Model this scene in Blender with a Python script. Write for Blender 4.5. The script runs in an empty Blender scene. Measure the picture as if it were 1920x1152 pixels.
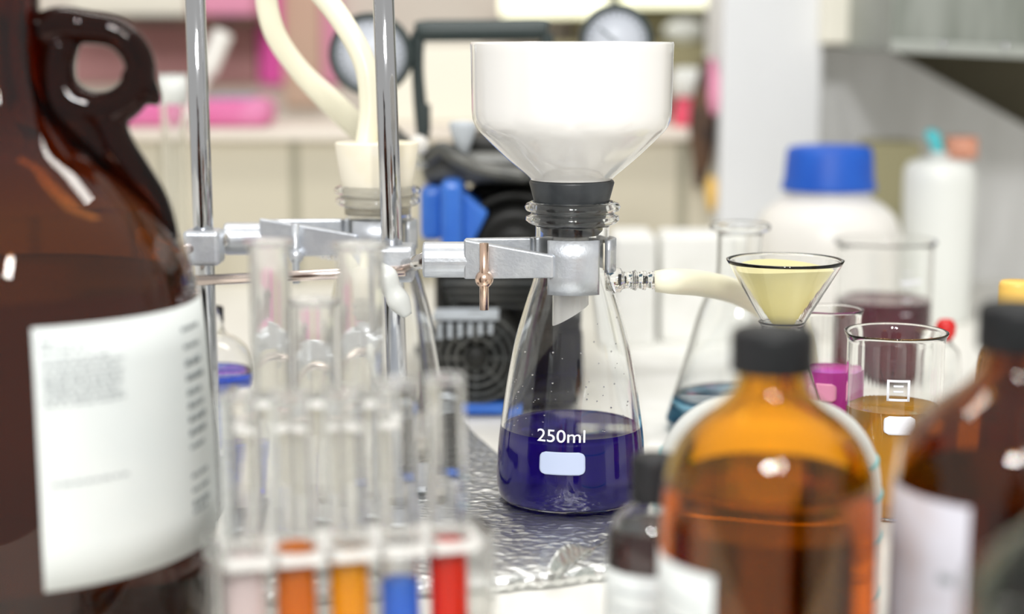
import bpy, bmesh, math, random
from mathutils import Vector, Matrix, noise
random.seed(7)
PI = math.pi
# ------------------------------------------------------------------ camera, world, lights, exposure
W, HH, F = 1920.0, 1152.0, 3100.0
H = 0.273                                   # eye height above the bench top
PITCH = math.atan(486.0 / F)
SC = bpy.context.scene
COL = SC.collection
cam_d = bpy.data.cameras.new('camera'); cam = bpy.data.objects.new('camera', cam_d); COL.objects.link(cam)
cam.location = (0, 0, H); cam.rotation_euler = (PI / 2 - PITCH, 0, 0)
cam_d.sensor_width = 36; cam_d.lens = 36 * F / W; cam_d.clip_start = 0.02
cam_d.dof.use_dof = True; cam_d.dof.focus_distance = 0.945; cam_d.dof.aperture_fstop = 3.2
SC.camera = cam
SC.view_settings.view_transform = 'Standard'; SC.view_settings.look = 'None'
SC.view_settings.gamma = 1; SC.view_settings.use_curve_mapping = False
SC.view_settings.exposure = 0.22
wd = bpy.data.worlds.new('world'); SC.world = wd; wd.use_nodes = True
wd.node_tree.nodes['Background'].inputs[0].default_value = (1.0, 0.985, 0.95, 1)
wd.node_tree.nodes['Background'].inputs[1].default_value = 0.57
SC.cycles.max_bounces = 20; SC.cycles.transmission_bounces = 20; SC.cycles.glossy_bounces = 8
SC.cycles.diffuse_bounces = 4; SC.cycles.sample_clamp_indirect = 6.0

def area(name, loc, target, sx, sy, power, color=(1, 1, 1), shape='RECTANGLE'):
    l = bpy.data.lights.new(name, 'AREA'); l.shape = shape; l.size = sx
    if shape == 'RECTANGLE': l.size_y = sy
    l.energy = power; l.color = color
    o = bpy.data.objects.new(name, l); COL.objects.link(o); o.location = loc
    d = Vector(target) - Vector(loc); o.rotation_euler = d.to_track_quat('-Z', 'Y').to_euler()
    return o
area('ceiling_tube_lamp', (0.20, -0.42, 1.15), (0.1, 0.8, 0), 0.09, 0.36, 6, (1, .98, .93))
area('ceiling_bulb_lamp', (-0.10, -0.42, 1.08), (0.0, 0.8, 0.05), 0.21, 0.21, 13, (1, 1, 1), 'DISK')
area('ceiling_back_lamp', (0.1, 1.35, 1.6), (0.1, 1.0, 0), 1.3, 0.22, 11, (1, .98, .93))

# ------------------------------------------------------------------ pixel measurements to metres
CP, SP = math.cos(PITCH), math.sin(PITCH)
def at(u, v, Y):
    a, b = u - W / 2, HH / 2 - v
    dy = F * CP + b * SP; dz = -F * SP + b * CP
    t = Y / dy
    return Vector((a * t, Y, H + dz * t))
def scl(v, Y): return Y / (F * CP + (HH / 2 - v) * SP)
def zat(v, Y): return at(960, v, Y).z
def on_bench(u, v, z=0.0):
    a, b = u - W / 2, HH / 2 - v
    dy = F * CP + b * SP; dz = -F * SP + b * CP
    t = (z - H) / dz
    return Vector((a * t, dy * t, z))

# ------------------------------------------------------------------ materials
def principled(name, col, rough=0.5, metal=0.0, **kw):
    m = bpy.data.materials.new(name); m.use_nodes = True
    b = m.node_tree.nodes['Principled BSDF']
    b.inputs['Base Color'].default_value = (*col, 1)
    b.inputs['Roughness'].default_value = rough; b.inputs['Metallic'].default_value = metal
    for k, v in kw.items(): b.inputs[k.replace('_', ' ')].default_value = v
    return m
def varied(m, c2, scale=8, detail=3, lo=0.4, hi=0.6, bump=0.0, bscale=None, stretch=(1, 1, 1)):
    nt = m.node_tree; b = nt.nodes['Principled BSDF']
    tc = nt.nodes.new('ShaderNodeTexCoord'); mp = nt.nodes.new('ShaderNodeMapping'); mp.inputs['Scale'].default_value = stretch
    nt.links.new(tc.outputs['Object'], mp.inputs[0])
    n = nt.nodes.new('ShaderNodeTexNoise'); n.inputs['Scale'].default_value = scale; n.inputs['Detail'].default_value = detail
    nt.links.new(mp.outputs[0], n.inputs['Vector'])
    r = nt.nodes.new('ShaderNodeValToRGB'); r.color_ramp.elements[0].position = lo; r.color_ramp.elements[1].position = hi
    r.color_ramp.elements[0].color = b.inputs['Base Color'].default_value; r.color_ramp.elements[1].color = (*c2, 1)
    nt.links.new(n.outputs['Fac'], r.inputs[0]); nt.links.new(r.outputs[0], b.inputs['Base Color'])
    if bump:
        n2 = nt.nodes.new('ShaderNodeTexNoise'); n2.inputs['Scale'].default_value = bscale or scale * 4; n2.inputs['Detail'].default_value = 4
        nt.links.new(mp.outputs[0], n2.inputs['Vector'])
        bp = nt.nodes.new('ShaderNodeBump'); bp.inputs['Strength'].default_value = bump; bp.inputs['Distance'].default_value = 0.002
        nt.links.new(n2.outputs['Fac'], bp.inputs['Height']); nt.links.new(bp.outputs[0], b.inputs['Normal'])
    return m
def glassy(name, col, rough=0.0, ior=1.47):
    return principled(name, col, rough, 0, Transmission_Weight=1.0, IOR=ior)
M = {}
M['glass'] = glassy('clear_glass', (0.985, 0.99, 0.985))
M['tube_glass'] = principled('milky_tube_glass', (0.98, 0.98, 0.96), 0.03, 0, Transmission_Weight=0.84, IOR=1.47)
M['front_tube'] = principled('test_tube_glass', (1, 1, 0.995), 0.0, 0, Transmission_Weight=1.0, IOR=1.38)
M['acrylic'] = glassy('clear_acrylic', (0.97, 0.97, 0.95), 0.08)
M['frosted'] = principled('frosted_acrylic', (0.95, 0.94, 0.91), 0.25, 0, Transmission_Weight=0.35)
M['amber'] = glassy('amber_glass', (0.90, 0.54, 0.012), 0.02)
M['amber_dark'] = glassy('dark_amber_glass', (0.46, 0.28, 0.10), 0.0)
nt = M['amber_dark'].node_tree; ab = nt.nodes.new('ShaderNodeVolumeAbsorption'); ab.inputs['Color'].default_value = (0.72, 0.40, 0.10, 1); ab.inputs['Density'].default_value = 300
nt.links.new(ab.outputs[0], nt.nodes['Material Output'].inputs['Volume'])
M['amber_red'] = glassy('red_brown_glass', (0.46, 0.20, 0.035), 0.02)
M['amber_handle'] = glassy('thick_amber_glass', (0.020, 0.003, 0.001), 0.0, 1.32)
M['green_glass'] = glassy('grey_green_glass', (0.35, 0.40, 0.33), 0.05)
M['water'] = glassy('water', (0.99, 0.99, 0.99), 0, 1.33)
def liquid(name, col):
    M[name] = glassy(name, col, 0, 1.35); M[name].node_tree.nodes['Principled BSDF'].inputs['Specular IOR Level'].default_value = 0.08
liquid('violet_liquid', (0.020, 0.008, 0.27)); liquid('wine_liquid', (0.18, 0.004, 0.035)); liquid('magenta_liquid', (0.92, 0.12, 0.80))
liquid('orange_liquid', (1.0, 0.50, 0.04)); M['wine_liquid'].node_tree.nodes['Principled BSDF'].inputs['Transmission Weight'].default_value = 0.5; M['violet_liquid'].node_tree.nodes['Principled BSDF'].inputs['Transmission Weight'].default_value = 0.45; M['orange_liquid'].node_tree.nodes['Principled BSDF'].inputs['Transmission Weight'].default_value = 0.6; liquid('sky_liquid', (0.30, 0.62, 0.85)); liquid('brown_liquid', (0.30, 0.16, 0.14))
liquid('amber_liquid', (0.78, 0.44, 0.012)); liquid('dark_liquid', (0.06, 0.02, 0.02)); liquid('royal_liquid', (0.05, 0.12, 0.8))
M['magenta_liquid'] = principled('magenta_liquid', (0.95, 0.06, 0.60), 0.1, 0, Transmission_Weight=0.15, IOR=1.34)
def dye(name, col): M[name] = principled(name, col, 0.15, 0, IOR=1.35, Specular_IOR_Level=0.0)
dye('pink_dye', (0.86, 0.72, 0.70)); dye('rust_dye', (0.72, 0.17, 0.0)); dye('orange_dye', (0.95, 0.38, 0.0)); dye('blue_dye', (0.05, 0.20, 0.80)); dye('red_dye', (0.80, 0.02, 0.0))
M['porcelain'] = principled('white_porcelain', (0.90, 0.885, 0.855), 0.12, Coat_Weight=0.5)
M['rubber'] = varied(principled('black_rubber', (0.022, 0.026, 0.030), 0.42), (0.04, 0.045, 0.05), 60)
M['cream_rubber'] = varied(principled('cream_rubber', (0.90, 0.82, 0.62), 0.5), (0.93, 0.87, 0.72), 30)
M['hose'] = principled('cream_hose', (0.96, 0.92, 0.72), 0.35)
M['chrome'] = principled('chrome', (0.52, 0.53, 0.55), 0.08, 1.0)
M['steel'] = varied(principled('brushed_steel', (0.70, 0.68, 0.66), 0.25, 1.0), (0.6, 0.58, 0.56), 40)
M['rose_steel'] = principled('warm_steel', (0.82, 0.70, 0.64), 0.22, 1.0)
M['alu'] = varied(principled('cast_aluminium', (0.60, 0.63, 0.68), 0.40, 0.75), (0.68, 0.71, 0.75), 90, bump=0.10, bscale=500)
M['brass'] = principled('copper_brass', (0.80, 0.58, 0.45), 0.25, 1.0)
M['cap_black'] = varied(principled('black_plastic', (0.010, 0.011, 0.012), 0.5, Specular_IOR_Level=0.3), (0.018, 0.018, 0.02), 50)
M['label'] = varied(principled('white_paper_label', (0.70, 0.74, 0.73), 0.55), (0.75, 0.78, 0.76), 12)
M['label_lilac'] = varied(principled('lilac_white_label', (0.56, 0.55, 0.61), 0.6), (0.48, 0.43, 0.45), 35, lo=.52, hi=.7)
M['ink'] = principled('grey_ink', (0.20, 0.23, 0.24), 0.7)
M['ink_light'] = principled('pale_grey_ink', (0.40, 0.43, 0.44), 0.7)
M['mark_panel'] = principled('blue_white_enamel', (0.55, 0.63, 0.84), 0.5)
M['mark'] = principled('white_enamel_print', (0.92, 0.93, 1.0), 0.5)
M['white_plastic'] = principled('white_plastic', (0.82, 0.80, 0.76), 0.35)
M['cool_plastic'] = principled('cool_white_plastic', (0.80, 0.82, 0.79), 0.35)
M['blue_plastic'] = varied(principled('blue_plastic', (0.004, 0.085, 0.50), 0.5), (0.006, 0.10, 0.54), 30)
M['pump_blue'] = varied(principled('blue_painted_metal', (0.03, 0.15, 0.62), 0.35), (0.05, 0.2, 0.7), 20)
M['pump_black'] = varied(principled('black_painted_metal', (0.008, 0.008, 0.007), 0.45, Specular_IOR_Level=0.3), (0.02, 0.02, 0.018), 30)
M['pump_grey'] = varied(principled('dark_grey_metal', (0.06, 0.065, 0.065), 0.4, 0.3), (0.12, 0.12, 0.11), 25)
M['dark_handle'] = principled('charcoal_handle', (0.035, 0.05, 0.05), 0.45)
M['fin'] = principled('pale_fin_metal', (0.50, 0.54, 0.58), 0.4, 0.0)
M['dial'] = varied(principled('gauge_dial', (0.74, 0.77, 0.84), 0.4), (0.66, 0.70, 0.78), 30)
M['teal'] = principled('teal_plastic', (0.10, 0.62, 0.68), 0.35)
M['salmon'] = principled('salmon_plastic', (0.72, 0.33, 0.22), 0.45)
M['yellow'] = principled('yellow_plastic', (0.88, 0.55, 0.12), 0.45)
M['red'] = principled('red_plastic', (0.62, 0.01, 0.01), 0.35)
M['crimson'] = principled('crimson_liquid_plastic', (0.86, 0.09, 0.17), 0.35)
m = bpy.data.materials.new('yellow_filter_paper'); m.use_nodes = True; M['paper_yellow'] = m
nt = m.node_tree; nt.nodes.remove(nt.nodes['Principled BSDF']); df = nt.nodes.new('ShaderNodeBsdfDiffuse'); tr = nt.nodes.new('ShaderNodeBsdfTranslucent'); ms = nt.nodes.new('ShaderNodeMixShader')
df.inputs[0].default_value = (0.98, 0.93, 0.60, 1); tr.inputs[0].default_value = (1.0, 0.95, 0.64, 1); ms.inputs[0].default_value = 0.5
nt.links.new(df.outputs[0], ms.inputs[1]); nt.links.new(tr.outputs[0], ms.inputs[2]); nt.links.new(ms.outputs[0], nt.nodes['Material Output'].inputs[0])
M['bench'] = varied(principled('white_bench_laminate', (0.90, 0.885, 0.83), 0.35), (0.86, 0.84, 0.79), 6)
M['foam'] = varied(principled('white_foam', (0.90, 0.90, 0.87), 0.8), (0.84, 0.84, 0.80), 30, bump=0.3)
M['column'] = varied(principled('cool_white_paint', (0.80, 0.815, 0.84), 0.6), (0.77, 0.785, 0.81), 5)
M['grey_metal'] = varied(principled('galvanised_metal', (0.70, 0.70, 0.69), 0.5), (0.78, 0.78, 0.775), 6, stretch=(6, 1, 1))
M['hood'] = varied(principled('grey_green_hood', (0.22, 0.24, 0.21), 0.4, 0.4), (0.32, 0.34, 0.31), 5, stretch=(8, 1, 1))
M['hood_lip'] = principled('worn_hood_lip', (0.36, 0.38, 0.35), 0.45, 0.2)
M['tan'] = principled('tan_board', (0.72, 0.50, 0.38), 0.6)
M['olive'] = varied(principled('olive_board_and_hood_shade', (0.105, 0.090, 0.050), 0.7), (0.13, 0.115, 0.07), 6)  # shelf board colour; on the wall behind the hood it carries the shadow
M['khaki'] = principled('khaki_shelf_and_opening', (0.36, 0.33, 0.19), 0.7)
M['cream_wall'] = varied(principled('cream_paint', (0.84, 0.78, 0.70), 0.7), (0.78, 0.70, 0.62), 3)
M['cream_box'] = principled('cream_card', (0.90, 0.87, 0.76), 0.6)
M['mauve'] = varied(principled('mauve_board', (0.48, 0.23, 0.23), 0.6), (0.54, 0.28, 0.28), 5)
M['magenta'] = principled('magenta_card', (0.92, 0.10, 0.48), 0.5)
M['pink'] = principled('pink_card', (0.85, 0.33, 0.50), 0.5)
M['rose_pink'] = varied(principled('rose_pink_cloth', (0.74, 0.17, 0.40), 0.7), (0.78, 0.28, 0.50), 12)
M['slate_blue'] = principled('slate_blue_card', (0.30, 0.33, 0.45), 0.6)
M['dark_brown'] = varied(principled('dark_brown_leather', (0.035, 0.020, 0.015), 0.6), (0.12, 0.06, 0.03), 25)
M['lit'] = principled('lit_lamp_tube', (1, 1, 0.85), 0.5, Emission_Color=(1, 1, 0.70, 1), Emission_Strength=1.0)
M['floor'] = varied(principled('grey_floor', (0.16, 0.15, 0.14), 0.5), (0.13, 0.12, 0.11), 4)
# foil
m = principled('crinkled_foil', (0.78, 0.79, 0.78), 0.36, 1.0); M['foil'] = m
nt = m.node_tree; b = nt.nodes['Principled BSDF']; tc = nt.nodes.new('ShaderNodeTexCoord')
mpf = nt.nodes.new('ShaderNodeMapping'); mpf.inputs['Scale'].default_value = (1, 1.5, 1); nt.links.new(tc.outputs['Object'], mpf.inputs[0])
vo = nt.nodes.new('ShaderNodeTexVoronoi'); vo.feature = 'F1'; vo.inputs['Scale'].default_value = 150; nt.links.new(mpf.outputs[0], vo.inputs['Vector'])
no = nt.nodes.new('ShaderNodeTexNoise'); no.inputs['Scale'].default_value = 110; no.inputs['Detail'].default_value = 6; nt.links.new(mpf.outputs[0], no.inputs['Vector'])
mx = nt.nodes.new('ShaderNodeMath'); mx.operation = 'ADD'; nt.links.new(vo.outputs['Distance'], mx.inputs[0]); nt.links.new(no.outputs['Fac'], mx.inputs[1])
bp = nt.nodes.new('ShaderNodeBump'); bp.inputs['Strength'].default_value = 0.9; bp.inputs['Distance'].default_value = 0.0013
nt.links.new(mx.outputs[0], bp.inputs['Height']); nt.links.new(bp.outputs[0], b.inputs['Normal'])
# tiles
m = principled('beige_wall_tile', (0.74, 0.70, 0.58), 0.4); M['tile'] = m
nt = m.node_tree; b = nt.nodes['Principled BSDF']; tc = nt.nodes.new('ShaderNodeTexCoord')
sx = nt.nodes.new('ShaderNodeSeparateXYZ'); cx = nt.nodes.new('ShaderNodeCombineXYZ')
nt.links.new(tc.outputs['Object'], sx.inputs[0]); nt.links.new(sx.outputs['X'], cx.inputs['X']); nt.links.new(sx.outputs['Z'], cx.inputs['Y'])
mp = nt.nodes.new('ShaderNodeMapping'); mp.inputs['Location'].default_value = (0.102, 0.011, 0); nt.links.new(cx.outputs[0], mp.inputs[0])
bk = nt.nodes.new('ShaderNodeTexBrick'); bk.offset = 0; bk.inputs['Scale'].default_value = 1
bk.inputs['Brick Width'].default_value = 0.15; bk.inputs['Row Height'].default_value = 0.2; bk.inputs['Mortar Size'].default_value = 0.006
bk.inputs['Color1'].default_value = (0.62, 0.575, 0.46, 1); bk.inputs['Color2'].default_value = (0.58, 0.54, 0.43, 1); bk.inputs['Mortar'].default_value = (0.34, 0.32, 0.24, 1)
nt.links.new(mp.outputs[0], bk.inputs['Vector']); nt.links.new(bk.outputs['Color'], b.inputs['Base Color'])

# ------------------------------------------------------------------ object helpers
def obj(name, bm, mat, parent=None, smooth=True, bevel=0.0):
    bmesh.ops.recalc_face_normals(bm, faces=bm.faces[:])
    me = bpy.data.meshes.new(name); bm.to_mesh(me); bm.free()
    if smooth:
        for p in me.polygons: p.use_smooth = True
    o = bpy.data.objects.new(name, me); COL.objects.link(o)
    if mat: me.materials.append(M[mat] if isinstance(mat, str) else mat)
    if parent: o.parent = parent
    if bevel:
        md = o.modifiers.new('soft_edges', 'BEVEL'); md.width = bevel; md.segments = 3; md.limit_method = 'ANGLE'
        for p in me.polygons: p.use_smooth = False
    return o
def tag(o, label, cat, group=None, kind=None):
    o['label'] = label; o['category'] = cat
    if group: o['group'] = group
    if kind: o['kind'] = kind
    return o
def thing(name, loc, label, cat, group=None, rz=0):
    o = bpy.data.objects.new(name, None); COL.objects.link(o); o.location = loc; o.rotation_euler = (0, 0, rz); o.empty_display_size = 0.02
    return tag(o, label, cat, group)
def copy_tree(o, parent=None):
    c = o.copy(); COL.objects.link(c)
    if parent: c.parent = parent
    for ch in list(o.children): copy_tree(ch, c)
    return c
def struct(o): o['kind'] = 'structure'; return o
def lathe(bm, prof, n=72, c=(0, 0), cap0=True, cap1=True):
    rings = []
    for r, z in prof:
        if r < 1e-6: rings.append([bm.verts.new((c[0], c[1], z))])
        else: rings.append([bm.verts.new((c[0] + r * math.cos(2 * PI * i / n), c[1] + r * math.sin(2 * PI * i / n), z)) for i in range(n)])
    for a, b_ in zip(rings, rings[1:]):
        if len(a) == 1 and len(b_) == 1: continue
        for i in range(n):
            j = (i + 1) % n
            if len(a) == 1: bm.faces.new((a[0], b_[i], b_[j]))
            elif len(b_) == 1: bm.faces.new((a[i], a[j], b_[0]))
            else: bm.faces.new((a[i], a[j], b_[j], b_[i]))
    if cap0 and len(rings[0]) > 1: bm.faces.new(rings[0][::-1])
    if cap1 and len(rings[-1]) > 1: bm.faces.new(rings[-1])
    return bm
def smoothp(pts, k=6):
    out = []
    n = len(pts)
    for i in range(n - 1):
        p0, p1, p2, p3 = pts[max(i - 1, 0)], pts[i], pts[i + 1], pts[min(i + 2, n - 1)]
        for j in range(k):
            t = j / k
            out.append(tuple(0.5 * ((2 * b_) + (-a + c) * t + (2 * a - 5 * b_ + 4 * c - d) * t * t + (-a + 3 * b_ - 3 * c + d) * t ** 3) for a, b_, c, d in zip(p0, p1, p2, p3)))
    out.append(tuple(pts[-1])); return out
def rad_at(prof, z):
    p = sorted(prof, key=lambda q: q[1])
    for (r0, z0), (r1, z1) in zip(p, p[1:]):
        if z0 <= z <= z1 and z1 > z0: return r0 + (r1 - r0) * (z - z0) / (z1 - z0)
    return p[0][0] if z < p[0][1] else p[-1][0]
def shell(outer, t, tb=None, lip=True):
    """outer profile from bottom centre up to the rim -> closed glass wall profile"""
    tb = tb or t
    zb = outer[0][1]
    inner = []
    for r, z in outer:
        if z < zb + tb: continue
        inner.append((max(r - t, 0.0005), z))
    r0 = rad_at(outer, zb + tb) - t
    top = outer[-1]
    inn = [(0, zb + tb), (max(r0 - t, 0.0005), zb + tb)] + inner
    if lip: inn = inn[:-1] + [(top[0] - t, top[1] - t * .4), (top[0] - t * .5, top[1] + t * .25)]
    return list(outer) + inn[::-1]
def fluid(outer, t, tb, ztop, gap=0.0002):
    zb = outer[0][1] + tb
    pr = [(0, zb - gap)]
    zs = sorted(set([zb - gap + 1e-5] + [z for r, z in outer if zb < z < ztop]))
    for z in zs: pr.append((max(rad_at(outer, max(z, zb)) - t + gap - (t if z <= zb else 0), 0.0004), z))
    rt = rad_at(outer, ztop) - t + gap
    pr.append((rt, ztop + 0.0007)); pr.append((rt - 0.001, ztop + 0.00015)); pr.append((rt - 0.003, ztop)); pr.append((0, ztop))
    return pr
def pxprof(v_r, Y):
    """list of (pixel radius, pixel row on the axis) -> (radius, height)"""
    return [(r * scl(v, Y), zat(v, Y)) for r, v in v_r]
def box(bm, x0, x1, y0, y1, z0, z1):
    v = [bm.verts.new(p) for p in ((x0, y0, z0), (x1, y0, z0), (x1, y1, z0), (x0, y1, z0), (x0, y0, z1), (x1, y0, z1), (x1, y1, z1), (x0, y1, z1))]
    for f in ((3, 2, 1, 0), (4, 5, 6, 7), (0, 1, 5, 4), (1, 2, 6, 5), (2, 3, 7, 6), (3, 0, 4, 7)): bm.faces.new([v[i] for i in f])
    return bm
def prism(bm, pts, y0, y1):
    """polygon in x,z extruded from y0 to y1"""
    a = [bm.verts.new((x, y0, z)) for x, z in pts]; b_ = [bm.verts.new((x, y1, z)) for x, z in pts]
    bm.faces.new(a); bm.faces.new(b_[::-1])
    for i in range(len(pts)): j = (i + 1) % len(pts); bm.faces.new((a[i], b_[i], b_[j], a[j]))
    return bm
def sweep(bm, pts, rad, n=20, k=8, caps=True):
    """round tube through pts; rad one number or one per point"""
    if not hasattr(rad, '__len__'): rad = [rad] * len(pts)
    q = smoothp([(*p, r) for p, r in zip(pts, rad)], k)
    P = [Vector(x[:3]) for x in q]; R = [x[3] for x in q]
    T = [(P[min(i + 1, len(P) - 1)] - P[max(i - 1, 0)]).normalized() for i in range(len(P))]
    nrm = T[0].orthogonal().normalized(); rings = []
    for i, p in enumerate(P):
        nrm = (nrm - T[i] * nrm.dot(T[i])).normalized(); bn = T[i].cross(nrm)
        rings.append([bm.verts.new(p + (nrm * math.cos(2 * PI * a / n) + bn * math.sin(2 * PI * a / n)) * R[i]) for a in range(n)])
    for a, b_ in zip(rings, rings[1:]):
        for i in range(n): j = (i + 1) % n; bm.faces.new((a[i], a[j], b_[j], b_[i]))
    if caps: bm.faces.new(rings[0][::-1]); bm.faces.new(rings[-1])
    return bm
def rod(bm, a, b_, r, n=24): return sweep(bm, [a, b_], r, n, 1)
def disc_y(bm, x, z, y0, y1, prof, n=64):
    """lathe about the y axis; prof = [(radius, fraction)]"""
    t = bmesh.new(); lathe(t, [(r, y0 + (y1 - y0) * f) for r, f in prof], n)
    for v in t.verts: v.co = Vector((x + v.co.x, v.co.z, z + v.co.y))
    me = bpy.data.meshes.new('t'); t.to_mesh(me); t.free(); bm.from_mesh(me); bpy.data.meshes.remove(me); return bm
def wrap(bm, prof, off, a0, a1, z0, z1, na=40, nz=8, thick=0.00025, corner=0.0):
    """curved patch lying on a lathed body; angle 0 faces the camera, positive to its right"""
    g = []; 
    for s in (0, 1):
        rows = []
        for i in range(nz + 1):
            z = z0 + (z1 - z0) * i / nz; row = []
            cut = 0
            if corner:
                e = min(z - z0, z1 - z); R0 = rad_at(prof, z)
                if e < corner: cut = (corner - math.sqrt(max(corner ** 2 - (corner - e) ** 2, 0))) / R0
            for j in range(na + 1):
                a = (a0 + cut) + (a1 - a0 - 2 * cut) * j / na
                r = rad_at(prof, z) + off + s * thick
                row.append(bm.verts.new((r * math.sin(a), -r * math.cos(a), z)))
            rows.append(row)
        g.append(rows)
    A, B = g
    for i in range(nz):
        for j in range(na):
            bm.faces.new((A[i][j], A[i + 1][j], A[i + 1][j + 1], A[i][j + 1])); bm.faces.new((B[i][j], B[i][j + 1], B[i + 1][j + 1], B[i + 1][j]))
    for j in range(na):
        bm.faces.new((A[0][j], A[0][j + 1], B[0][j + 1], B[0][j])); bm.faces.new((A[nz][j], B[nz][j], B[nz][j + 1], A[nz][j + 1]))
    for i in range(nz):
        bm.faces.new((A[i][0], B[i][0], B[i + 1][0], A[i + 1][0])); bm.faces.new((A[i][na], A[i + 1][na], B[i + 1][na], B[i][na]))
    return bm
def ang(u, Y, X, r):
    """angle on an upright cylinder at X, Y whose surface is seen at pixel column u"""
    k = (u - W / 2) / F; best = (9, 0)
    for i in range(-1200, 1500):
        a = i / 1000; e = abs(X + r * math.sin(a) - k * (Y - r * math.cos(a)))
        if e < best[0] - 1e-7: best = (e, a)
    return best[1]
def text_bm(txt, size):
    cu = bpy.data.curves.new('t', 'FONT'); cu.body = txt; cu.size = size; cu.align_x = 'CENTER'; cu.resolution_u = 6; cu.offset = size * 0.004
    o = bpy.data.objects.new('t', cu); COL.objects.link(o); bpy.context.view_layer.update()
    me = bpy.data.meshes.new_from_object(o.evaluated_get(bpy.context.evaluated_depsgraph_get()))
    bm = bmesh.new(); bm.from_mesh(me); bpy.data.objects.remove(o); bpy.data.curves.remove(cu); bpy.data.meshes.remove(me)
    return bm
def wrap_text(txt, size, prof, off, a, z):
    bm = text_bm(txt, size)
    for v in bm.verts:
        zz = z + v.co.y; r = rad_at(prof, zz) + off; an = a + v.co.x * 1.16 / r
        v.co = Vector((r * math.sin(an), -r * math.cos(an), zz))
    return bm
def word_lines(bm, prof, off, specs):
    """rows of blurred print: (angle0, angle1, z, height)"""
    for a0, a1, z, h in specs:
        a = a0
        while a < a1:
            w = random.uniform(0.02, 0.06); e = min(a + w, a1)
            wrap(bm, prof, off, a, e, z, z + h, 3, 1, 0.00005)
            a = e + random.uniform(0.008, 0.018)
    return bm

# ------------------------------------------------------------------ the room shell
struct(obj('floor', box(bmesh.new(), -3, 3, -1.5, 3, -0.92, -0.9), 'floor', None, False))
struct(obj('wall_back', box(bmesh.new(), -3, 3, 2.6, 2.7, -0.9, 2.4), 'cream_wall', None, False))
YT = 1.92
zt = zat(262, YT)
struct(obj('wall_tiled', box(bmesh.new(), -1.2, at(1372, 300, YT).x, YT, YT + 0.12, 0.0, zt), 'tile', None, False))
struct(obj('trim_1', box(bmesh.new(), -1.2, at(1372, 300, YT).x, YT - 0.02, YT + 0.30, zt, zt + 0.012), 'cream_wall', None, False, 0.003))
YC = 1.86
struct(obj('wall_column', box(bmesh.new(), at(1352, 200, YC).x, at(1540, 200, YC).x, YC, YC + 0.16, 0, 1.3), 'column', None, False, 0.004))
YG = 1.95
pg = [(at(u, v, YG).x, at(u, v, YG).z) for u, v in ((1520, 620), (1520, 88), (1655, 88), (1925, 238), (2250, 400), (2250, 620))]
pg = [(x, max(z, 0.0)) for x, z in pg]; pg[0] = (pg[0][0], 0.0); pg[-1] = (pg[-1][0], 0.0)
struct(obj('wall_right', prism(bmesh.new(), pg, YG, YG + 0.02), 'grey_metal', None, False))
struct(obj('wall_shade_behind_hood', box(bmesh.new(), at(1530, 0, 2.1).x, 1.6, 2.1, 2.15, 0, 1.3), 'olive', None, False))  # dark olive colour stands for the diagonal shadow below the hood
# bench
b_ = thing('laboratory_bench', (0, 1.0, -0.03), 'long white laminate laboratory bench that all the glassware stands on', 'bench')
obj('bench_top', box(bmesh.new(), -1.4, 1.6, -0.61, 1.599, 0, 0.03), 'bench', b_, False, 0.002)
obj('cabinet', box(bmesh.new(), -1.35, 1.55, -0.56, 1.5, -0.87, 0), 'cool_plastic', b_, False)

# ------------------------------------------------------------------ foil wrapped board
fp = [on_bench(u, v, 0.01) for u, v in ((478, 1100), (880, 1082), (1040, 1068), (1250, 1040), (1222, 925), (960, 872), (900, 822), (862, 785), (600, 782), (478, 788))]
def foil_board():
    bm = bmesh.new()
    # dense grid clipped to the polygon outline by fan rows
    n = 110
    xs0, xs1 = min(p.x for p in fp), max(p.x for p in fp)
    cols = []
    def span(x):
        ys = []
        for a, c in zip(fp, fp[1:] + fp[:1]):
            if (a.x - x) * (c.x - x) <= 0 and abs(a.x - c.x) > 1e-9:
                ys.append(a.y + (c.y - a.y) * (x - a.x) / (c.x - a.x))
        return min(ys), max(ys)
    for i in range(n + 1):
        x = xs0 + 1e-5 + (xs1 - xs0 - 2e-5) * i / n; y0, y1 = span(x)
        y0 += 0.0025 * noise.noise(Vector((x * 90, 0, 3))); y1 += 0.002 * noise.noise(Vector((x * 80, 5, 3)))
        c = []
        for j in range(61):
            y = y0 + (y1 - y0) * j / 60; w = 0.0012 * noise.noise(Vector((x * 70, y * 90, 0))) + 0.0006 * noise.noise(Vector((x * 200, y * 260, 1)))
            d = (x - 0.034) ** 2 + (y - 0.948) ** 2
            if d < 0.045 ** 2: w = min(w, -0.0001)
            z = 0.0095 + (w if 0 < j < 60 else 0)
            if j < 3: z -= (3 - j) * 0.0007
            c.append(bm.verts.new((x, y, z)))
        cols.append(c)
    low = [[bm.verts.new((c[0].co.x, c[0].co.y - 0.001, 0.0003)), bm.verts.new((c[-1].co.x, c[-1].co.y, 0.0003))] for c in cols]
    for i in range(n):
        for j in range(60): bm.faces.new((cols[i][j], cols[i + 1][j], cols[i + 1][j + 1], cols[i][j + 1]))
        bm.faces.new((low[i][0], low[i + 1][0], cols[i + 1][0], cols[i][0])); bm.faces.new((cols[i][-1], cols[i + 1][-1], low[i + 1][1], low[i][1]))
        bm.faces.new((low[i][0], low[i][1], low[i + 1][1], low[i + 1][0]))
    bm.faces.new([low[0][0]] + cols[0] + [low[0][1]]); bm.faces.new(([low[-1][0]] + cols[-1] + [low[-1][1]])[::-1])
    return bm
fb = thing('foil_board', (0, 0, 0), 'flat board wrapped in crinkled silver foil under the flask of violet liquid', 'foil board')
obj('foil_wrap', foil_board(), 'foil', fb)
bm = bmesh.new()       # turned up flap on the front edge
fl = [on_bench(1045, 1082, .009), on_bench(1140, 1010, .010)]
rows = []
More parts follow.
